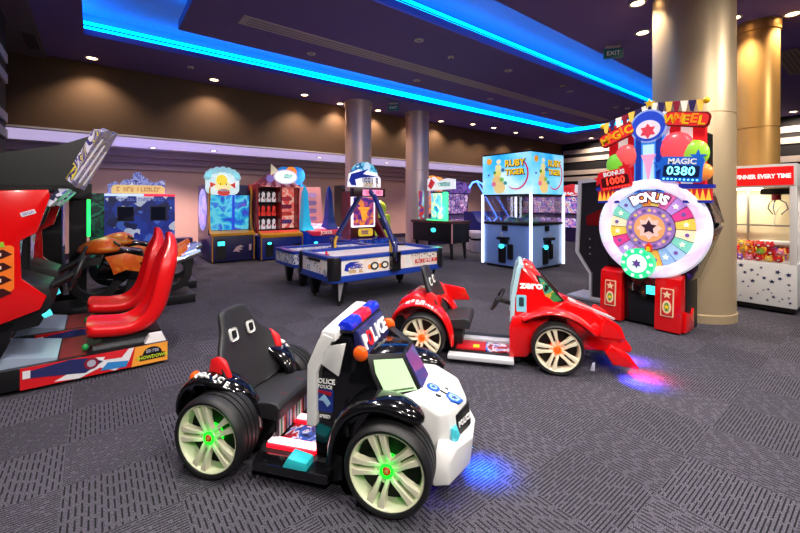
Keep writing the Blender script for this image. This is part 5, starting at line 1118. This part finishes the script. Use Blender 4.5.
G = thing('clown_toss_machine', 'red tent toss game with rows of white and red targets, right of the aquarium game', 'arcade machine', (3.92, 10.08, 0))
CB = M('circus_blue', (28, 44, 130), .35, coat=.3); CR = M('circus_red', (150, 20, 34), .35, coat=.3)
MB().use(CB).box(-.56, .56, 0, 1.1, .04, .62).build('base_cabinet', G, bevel=.006)
for x in (-.56, .56): MB().use(GOLD).box(x - .012, x + .012, -.01, .012, .04, .66).build('edge_trim', G)
MB().use(GOLD).hull([(-.56, -.04, .6), (.56, -.04, .6), (-.56, .3, .7), (.56, .3, .7), (-.56, -.04, .67), (.56, -.04, .67), (-.56, .3, .76), (.56, .3, .76)]).build('control_deck', G)
MB().use(M('deck_red_mat', (206, 70, 60), .5, emit=.15)).hull([(-.5, .0, .675), (.5, .0, .675), (-.5, .28, .762), (.5, .28, .762), (-.5, 0, .66), (.5, 0, .66)]).build('deck_mat', G)
for s in (-1, 1): MB().use(CR).prism([(.25, .7), (1.1, .7), (1.1, 2.0), (.2, 2.0), (.28, 1.6)], 'x', s * .56 - .02, s * .56 + .02).build('side_wall', G)
MB().use(M('target_back', (40, 14, 24), .5)).box(-.54, .54, .7, 1.1, .7, 2.0).build('back_wall', G)
MB().use(CR).box(.06, .1, .3, .72, .72, 2.0).build('divider', G)
MB().use(art('circus_board_pink', [(240, 150, 140), (236, 110, 100), (250, 190, 170), (220, 80, 80)], 4, emit=.5)).box(.1, .54, .55, .7, .8, 1.95).build('prize_board', G)
for z, c_ in ((1.62, (190, 60, 70)), (1.4, (140, 40, 70)), (1.2, (200, 70, 60)), (.98, (90, 60, 120))): MB(face(.32, .545, z)).use(M('board_label_%d' % int(z * 100), c_, .4, emit=.25)).prism(rrect(-.16, .16, -.06, .06, .05), 'z', 0, .012).build('board_label', G)
for r, (z, c_) in enumerate(((1.66, (236, 226, 226)), (1.28, (236, 60, 50)), (.92, (240, 226, 230)))):
    MB().use(BLKM).box(-.54, .06, .5, .7, z - .16, z - .13).build('shelf', G)
    for k in range(4):
        x = -.46 + k * .145
        q = MB().use(M('clown_%d' % r, c_, .45, emit=.35)).lathe([(.001, -.13), (.055, -.13), (.06, -.05), (.035, .02), (.045, .06), (.045, .1), (.02, .14), (.001, .15)], 'z', (x, .58, z), 14).use(M('clown_mark', (200, 40, 50) if r != 1 else (250, 230, 220), .45)).ball((x, .535, z + .02 - .05), (.025, .02, .04), 8, 6)
        q.build('clown_target', G)
q = MB(); 
for k in range(8):
    x0 = -.56 + k * .14; q.use([CR, M('roof_stripe', (226, 160, 160), .4)][k % 2]).hull([(x0, .1, 1.93), (x0 + .14, .1, 1.93), (x0 * .3, .5, 2.34), ((x0 + .14) * .3, .5, 2.34), (x0, 1.1, 1.93), (x0 + .14, 1.1, 1.93)])
q.build('tent_roof', G)
q = MB(face(.12, .08, 2.2)).use(M('oval_sign_rim', (200, 190, 210), .4, emit=.5)).prism(disc(0, 0, .33, .2, 30), 'z', -.04, 0).use(M('oval_sign_face', (244, 250, 244), .4, emit=.8)).prism(disc(0, 0, .29, .165, 30), 'z', 0, .01).use(M('oval_sign_text', (60, 180, 180), .4, emit=.3)); scrib(q, face(.12, .068, 2.22), .36, .13, 6, 5); q.build('sign_board', G)
q = MB(face(-.22, .1, 2.2)).use(M('flag_cream', (246, 226, 190), .4, emit=.3)).prism([(-.06, .02), (.14, .16), (-.05, .34)], 'z', -.02, 0).use(M('purple_gem', (130, 110, 190), .4, emit=.3)).prism(star(-.08, -.06, .11, 8, .8), 'z', -.02, .02); q.build('sign_flag', G)
MB().use(BLKM).box(-.45, -.25, -.012, .0, .1, .5).build('coin_door', G); MB().use(TEALLED).ball((-.35, -.01, .45), (.06, .02, .035), 12, 8).build('coin_slot_light', G)
MB().use(BLKM).box(.3, .5, -.012, .0, .1, .4).build('ticket_door', G)

o = thing('balloon_sign', 'round blue sign with an orange ball behind the circus toss game', 'sign', (4.75, 11.6, 0))
MB().use(BLKM).box(-.3, .3, -.02, .4, 0, 2.2).build('stand', o)
q = MB(face(0, -.03, 2.25)).use(M('sign_sky_blue', (30, 130, 210), .4, emit=.5)).prism(disc(-.2, .12, .24, n=24), 'z', -.05, 0).prism(disc(.2, .1, .28, n=24), 'z', -.05, .002).prism(disc(.25, -.28, .2, n=24), 'z', -.05, .001).use(M('sign_orange', (250, 140, 50), .4, emit=.6)).prism(disc(.02, .2, .17, n=24), 'z', 0, .03).use(WLET).at(face(.26, -.027, 2.17)).text('XL', .2, .004, bold=.005); q.build('sign_board', o)

G = thing('alley_game_machine', 'blue ball alley game with two tall pointed fins, right of the red tent game', 'arcade machine', (5.3, 10.5, 0))
AB = M('alley_blue', (20, 60, 190), .25, coat=.5, emit=.08)
MB().use(AB).hull([(-.72, .1, .04), (.72, .1, .04), (-.5, -.15, .04), (.5, -.15, .04), (-.74, .1, .72), (.74, .1, .72), (-.55, -.2, .66), (.55, -.2, .66), (-.72, .9, .04), (.72, .9, .04), (-.72, .9, .8), (.72, .9, .8)]).build('base_cabinet', G, bevel=.03)
MB().use(M('alley_red_lip', (190, 24, 60), .3, coat=.4, emit=.15)).hull([(-.5, -.24, .60), (.5, -.24, .60), (-.62, -.05, .74), (.62, -.05, .74), (-.5, -.22, .7), (.5, -.22, .7), (-.4, -.26, .56), (.4, -.26, .56)]).build('front_lip', G, bevel=.02, label='red rounded front lip')
q = MB(face(.0, -.262, .64, (1, 0, 0), (0, .12, 1))).use(WLET); q.text('JOKER', .13, .006, bold=.004); q.build('lettering', G)
MB().use(art('alley_lane', [(240, 160, 170), (236, 120, 140), (200, 200, 230), (250, 190, 180)], 4, emit=.4)).hull([(-.6, -.05, .74), (.6, -.05, .74), (-.55, .9, .86), (.55, .9, .86), (-.6, -.05, .7), (.6, -.05, .7)]).build('lane', G)
for s, c_ in ((-1, M('fin_cyan', (40, 180, 226), .25, emit=.45)), (1, M('fin_blue', (24, 50, 140), .25, emit=.15))):
    q = MB().use(c_).loft([[((-.52 if s < 0 else .26) + a * w, .1 + b * w * 1.4, z) for a, b in ((-1, -1), (1, -1), (1, 1), (-1, 1))] for z, w in ((.72, .19), (.86, .13), (1.05, .1), (1.4, .08), (1.8, .06), (2.0, .015))]); q.build('side_fin', G, label=('bright cyan' if s < 0 else 'dark blue') + ' pointed side fin')
MB().use(M('alley_back', (220, 150, 140), .4, emit=.3)).hull([(-.5, .95, .8), (.5, .95, .8), (-.4, .95, 2.0), (.4, .95, 2.0), (-.5, 1.02, .8), (.5, 1.02, .8), (-.4, 1.02, 2.0), (.4, 1.02, 2.0)]).build('score_board', G)
for z in (1.0, 1.25, 1.5, 1.75): MB(face(0, .945, z)).use(M('alley_label_%d' % int(z * 100), (140, 110, 150) if z < 1.7 else (190, 150, 190), .4, emit=.25)).prism(rrect(-.26, .26, -.07, .07, .06), 'z', 0, .01).build('board_label', G)
for x in (-.3, .34): MB().use(TEALLED).ball((x, -.165, .36), (.07, .03, .035), 12, 8).build('button_light', G)

o = thing('dark_game_machine', 'narrow dark upright game machine left of the left back column', 'arcade machine', (6.72, 11.5, 0))
MB().use(BLACK).prism([(0, 0), (.6, 0), (.6, 2.1), (.1, 2.1), (0, 1.9), (.08, 1.2), (-.05, 1.0)], 'x', -.17, .17).build('cabinet', o)
MB().use(M('dark_screen_blue', (30, 120, 170), .3, emit=.5)).prism(star(-.0, 1.55, .1, 4), 'y', .02, .03).box(-.04, .04, .06, .07, .9, 1.4).build('screen_glow', o)

# ------------------------------------------------------------------ portrait screen machine behind the hockey tables
G = thing('tall_screen_machine', 'red basketball game machine with a white framed upright screen, behind the air hockey tables', 'arcade machine', (5.1, 7.75, 0))
MB().use(BLUEP).box(-.66, .66, -.25, .7, 0, .66).build('base_cabinet', G, bevel=.01)
MB().use(art('blue_deck_print', [(20, 50, 150), (40, 90, 200), (20, 30, 100), (80, 120, 210)], 6, emit=.2)).box(-.62, .62, -.26, -.245, .4, .64).build('deck_print', G)
for s in (-1, 1): MB().use(M('wine_side', (120, 24, 40), .3, coat=.3)).loft([[(s * x + a * .03, y + b, z) for a, b in ((-1, 0), (1, 0), (1, .3), (-1, .3))] for x, y, z in ((.52, .0, .66), (.46, .08, .85), (.4, .18, 1.1), (.38, .25, 1.75))]).build('side_wing', G)
MB().use(M('wine_body', (70, 16, 34), .35)).box(-.36, .36, .25, .6, .66, 1.78).build('cabinet_body', G)
MB().use(M('screen_frame_white', (246, 236, 255), .4, emit=1.2)).prism(rrect(-.33, .33, .92, 1.68, .03), 'y', .2, .25).build('screen_frame', G)
MB(face(0, .198, 1.3)).use(art('hoop_screen', [(120, 40, 110), (60, 40, 130), (170, 70, 120), (240, 140, 60), (100, 60, 160)], 3, emit=.45, warp=1.)).prism(rrect(-.29, .29, -.34, .34, .02), 'z', -.002, .004).build('screen', G)
q = MB(face(0, .192, 1.3)).use(M('hoop_orange', (255, 150, 40), .4, emit=.9)).prism([(-.14, .04), (.14, .04), (.16, .1), (-.16, .1)], 'z', 0, .006).prism([(-.1, .03), (.1, .03), (.04, -.22), (-.04, -.22)], 'z', 0, .004); q.build('screen_picture', G)
q = MB(face(0, .1, .8)).use(M('badge_yellow', (244, 200, 60), .4, emit=.4)).prism(rrect(-.2, .2, -.09, .09, .05), 'z', -.03, 0).use(M('badge_violet', (120, 50, 150), .4)); scrib(q, face(0, .098, .8), .26, .1, 5, 6); q.build('badge', G)
q = MB(face(-.03, .1, 2.02)).use(M('logo_white', (244, 240, 246), .4, emit=.7)).prism([(-.46, -.14), (.46, -.14), (.46, .08), (.3, .22), (-.2, .26), (-.42, .16)], 'z', -.05, 0).use(M('swoosh_blue', ())).prism([(-.44, .0), (-.38, .16), (-.1, .24), (.1, .3), (-.06, .17), (.36, .12), (-.1, .08), (-.28, .03), (-.24, -.11), (-.38, -.1)], 'z', 0, .015)
q.use(M('logo_navy', (40, 40, 110), .4)); scrib(q, face(.12, .088, 2.05), .46, .13, 6, 9); q.use(M('logo_gold', (190, 150, 70), .4)); scrib(q, face(.14, .088, 1.94), .44, .1, 6, 8); q.build('sign_board', G)
q = MB(face(.02, .18, 2.2)).use(art('splash_teal', [(40, 150, 170), (110, 200, 220), (30, 100, 150), (200, 230, 240)], 7, emit=.45)).prism(disc(0, .0, .38, .28, 24, -.1, PI + .1), 'z', -.04, 0).use(M('splash_pale', (190, 220, 245), .4, emit=.5)).prism(disc(.06, .16, .09, .13, 16), 'z', 0, .02); q.build('sign_crest', G)

# ------------------------------------------------------------------ green lit table machine, corner at u 7.25 v 7.1, front facing -u
G = thing('pusher_machine', 'dark table game with a green lit screen, beside the right back column', 'arcade machine', (7.3, 7.95, 0), FACE_U)
MB().use(BLKM).box(-.8, .8, 0, .66, .44, .96).build('cabinet', G, bevel=.008)
MB().use(M('wood_brown_top', (86, 50, 46), .35)).box(-.83, .83, -.04, .7, .95, 1.02).build('table_top', G, bevel=.006)
for x in (-.72, .72):
    for y in (.08, .58): MB().use(BLKM).cyl((x, y, 0), (x * .96, y, .45), .035, .05, 12).build('leg', G)
for x in (-.8, .8): MB().use(M('edge_rose', (190, 130, 140), .4, emit=.2)).box(x - .014, x + .014, -.014, .014, .44, .96).build('edge_trim', G)
MB().use(TEALLED).ball((.1, -.01, .76), (.1, .02, .06), 14, 9).build('button_light', G)
MB().use(art('pusher_screen', [(60, 150, 230), (120, 200, 240), (230, 240, 190), (70, 190, 190), (40, 110, 200)], 3, emit=.8)).box(-.32, .2, .3, .36, 1.05, 1.78).build('screen', G)
MB().use(BLKM).box(-.36, .24, .34, .42, 1.02, 1.82).build('screen_housing', G)
MB().use(M('green_lit_post', (60, 240, 130), .4, emit=2.2)).box(.24, .34, .22, .32, 1.02, 1.8).build('light_post', G, label='glowing green post')
MB().use(M('green_lit_post', ())).box(-.3, .5, .1, .14, 1.02, 1.045).build('light_strip', G)
q = MB(face(.0, .28, 1.98)).use(M('crest_white', (240, 240, 244), .4, emit=.6)).prism([(-.46, -.12), (.62, -.1), (.62, .16), (.3, .2), (.0, .12), (-.2, .26), (-.46, .2)], 'z', -.05, 0).use(M('crest_red', (210, 50, 60), .4, emit=.4)).prism([(-.44, .0), (-.3, .22), (-.14, .1), (-.3, -.1)], 'z', 0, .01).use(M('crest_teal', (60, 160, 150), .4, emit=.3)); scrib(q, face(.25, .27, 2.02), .5, .12, 8, 10); q.build('sign_board', G)
q = MB(face(-.66, .2, 1.4)).use(art('pusher_side_board', [(60, 70, 180), (210, 60, 70), (120, 200, 220), (230, 220, 230)], 5, emit=.35)).prism(rrect(-.1, .1, -.36, .46, .04), 'z', -.04, 0); q.build('side_board', G)
l = bpy.data.lights.new('green_light', 'POINT'); l.energy = 6; l.color = (.1, 1, .4); l.shadow_soft_size = .1
l_ = bpy.data.objects.new('green_light', l); COL.objects.link(l_); l_.location = (.2, .1, 1.3); l_.parent = G

# ------------------------------------------------------------------ machines far back
def upright(u, v, rz, label, w, h, body, board, sign, txt, col_t, nm='upright_game_machine', glow=.5):
    G = thing(nm, label, 'arcade machine', (u, v, 0), rz)
    MB().use(body).prism([(0, 0), (.8, 0), (.8, h - .3), (.2, h - .3), (.3, 1.05), (.0, .9)], 'x', -w / 2, w / 2).build('cabinet', G)
    MB().use(board).hull([(-w / 2 + .05, .29, 1.1), (w / 2 - .05, .29, 1.1), (-w / 2 + .05, .2, h - .36), (w / 2 - .05, .2, h - .36), (-w / 2 + .05, .34, 1.1), (w / 2 - .05, .34, 1.1), (-w / 2 + .05, .3, h - .36), (w / 2 - .05, .3, h - .36)]).build('screen', G)
    MB().use(board).box(-w / 2 + .04, w / 2 - .04, -.02, .02, .55, .9).build('front_print', G)
    q = MB(face(0, .12, h - .12)).use(sign).prism([(-w / 2, -.2), (w / 2, -.2), (w / 2 + .04, .1), (w * .3, .2), (0, .26), (-w * .3, .2), (-w / 2 - .04, .1)], 'z', -.1, 0)
    if txt: q.use(col_t); scrib(q, face(0, .11, h - .08), w * .7, .16, 6, len(label))
    q.build('sign_board', G)
    return G
PURB = M('purple_cabinet', (46, 34, 84), .35)
upright(9.6, 10.2, 0, 'orange lit game with a flaming sign, behind the green lit table game', 1.2, 2.35, PURB, art('monster_print', [(110, 90, 150), (190, 150, 170), (230, 130, 60), (70, 60, 120), (220, 190, 200)], 4, emit=.9), art('flame_sign', [(240, 110, 30), (250, 180, 90), (220, 60, 30), (250, 220, 180)], 5, emit=1.1), 'FIESTA', WLET)
upright(10.92, 10.2, 0, 'purple monster themed cabinet beside the blue neon hook', 1.3, 2.2, PURB, art('monster_print2', [(80, 70, 140), (170, 140, 180), (60, 50, 110), (150, 100, 150), (210, 180, 210)], 5, emit=.9), art('monster_sign', [(60, 50, 120), (110, 80, 160), (40, 36, 90)], 5, emit=.6), '', WLET)
G = thing('neon_hook_machine', 'dark blue game with a bent glowing blue neon hook, left of the sweet grabber machine', 'arcade machine', (10.75, 8.8, 0), 0)
NEON = M('blue_neon', (90, 140, 255), .4, emit=4., ec=(70, 130, 255))
MB().use(M('deep_blue_panel', (24, 30, 110), .4, emit=.12)).prism([(0, 0), (.8, 0), (.8, 1.2), (.4, 1.2), (.2, .9), (0, .8)], 'x', -.35, .7).build('cabinet', G)
MB().use(NEON).tube([(-.95, .0, 2.0), (-.8, 0, 2.18), (-.55, 0, 2.24), (-.3, 0, 2.16), (-.15, 0, 2.02)], .03, 8).build('neon_curve', G)
MB().use(NEON).tube([(-.55, 0, 2.2), (-.1, 0, 1.7), (.5, 0, 1.0)], .022, 8).build('neon_diagonal', G)
MB().use(NEON).tube([(.0, -.02, 1.0), (.2, -.02, .8), (.5, -.02, 1.0)], .02, 8).build('neon_curve', G)
for i, (u, v) in enumerate(((9.35, 8.0), (9.7, 8.5))):
    o = thing('drum_seat', ('left' if i == 0 else 'right') + ' pale drum stool before the purple monster cabinet', 'stool', (u, v, 0))
    MB().use(M('drum_pale', (200, 186, 206), .5)).lathe([(.001, 0), (.24, 0), (.26, .1), (.25, .5), (.26, .56), (.24, .6), (.001, .6)], n=28).build('drum', o)
    MB().use(BLET).lathe([(.262, .36), (.262, .42), (.25, .42), (.25, .36)], n=28, close=True).build('band', o)
o = thing('lime_game_machine', 'small lime green machine between the two back columns', 'arcade machine', (7.5, 10.9, 0), FACE_U * .5)
LIME = M('lime_panel', (170, 200, 40), .4, emit=.2)
MB().use(LIME).box(-.4, .4, 0, .6, 0, 1.1).build('cabinet', o, bevel=.02); MB().use(BLKM).box(-.3, .3, -.012, 0, .6, 1.0).build('screen', o); MB().use(LIME).ball((0, .3, 1.3), (.3, .25, .3), 16, 10).build('dome', o)
# machines along the far right end
REEL = art('reel_screen', [(210, 60, 80), (240, 226, 230), (60, 90, 190), (180, 120, 200), (240, 170, 190), (60, 180, 190)], 5, emit=.7)
for i, (u, v) in enumerate(((14.6, 6.6), (14.6, 7.9), (14.6, 9.2), (14.8, 5.3), (14.8, 4.1))):
    upright(u, v, FACE_U, ['red and white lit game machine', 'second red and white lit game machine', 'third red and white lit game machine', 'fourth red and white lit game machine', 'fifth red and white lit game machine'][i] + ' from the back wall at far right end' if False else ['middle', 'second from the back', 'rearmost', 'second from the front', 'frontmost'][i] + ' of the lit game machines in the far end row', 1.05, 2.1, PURB, REEL, art('reel_sign', [(240, 236, 240), (220, 50, 60), (250, 240, 240)], 3, emit=.7), ['LUCKY', 'SPIN', 'WILD', 'BONUS', 'REELS'][i], M('reel_red', (200, 20, 40), .4, emit=.4), 'reel_game_machine')
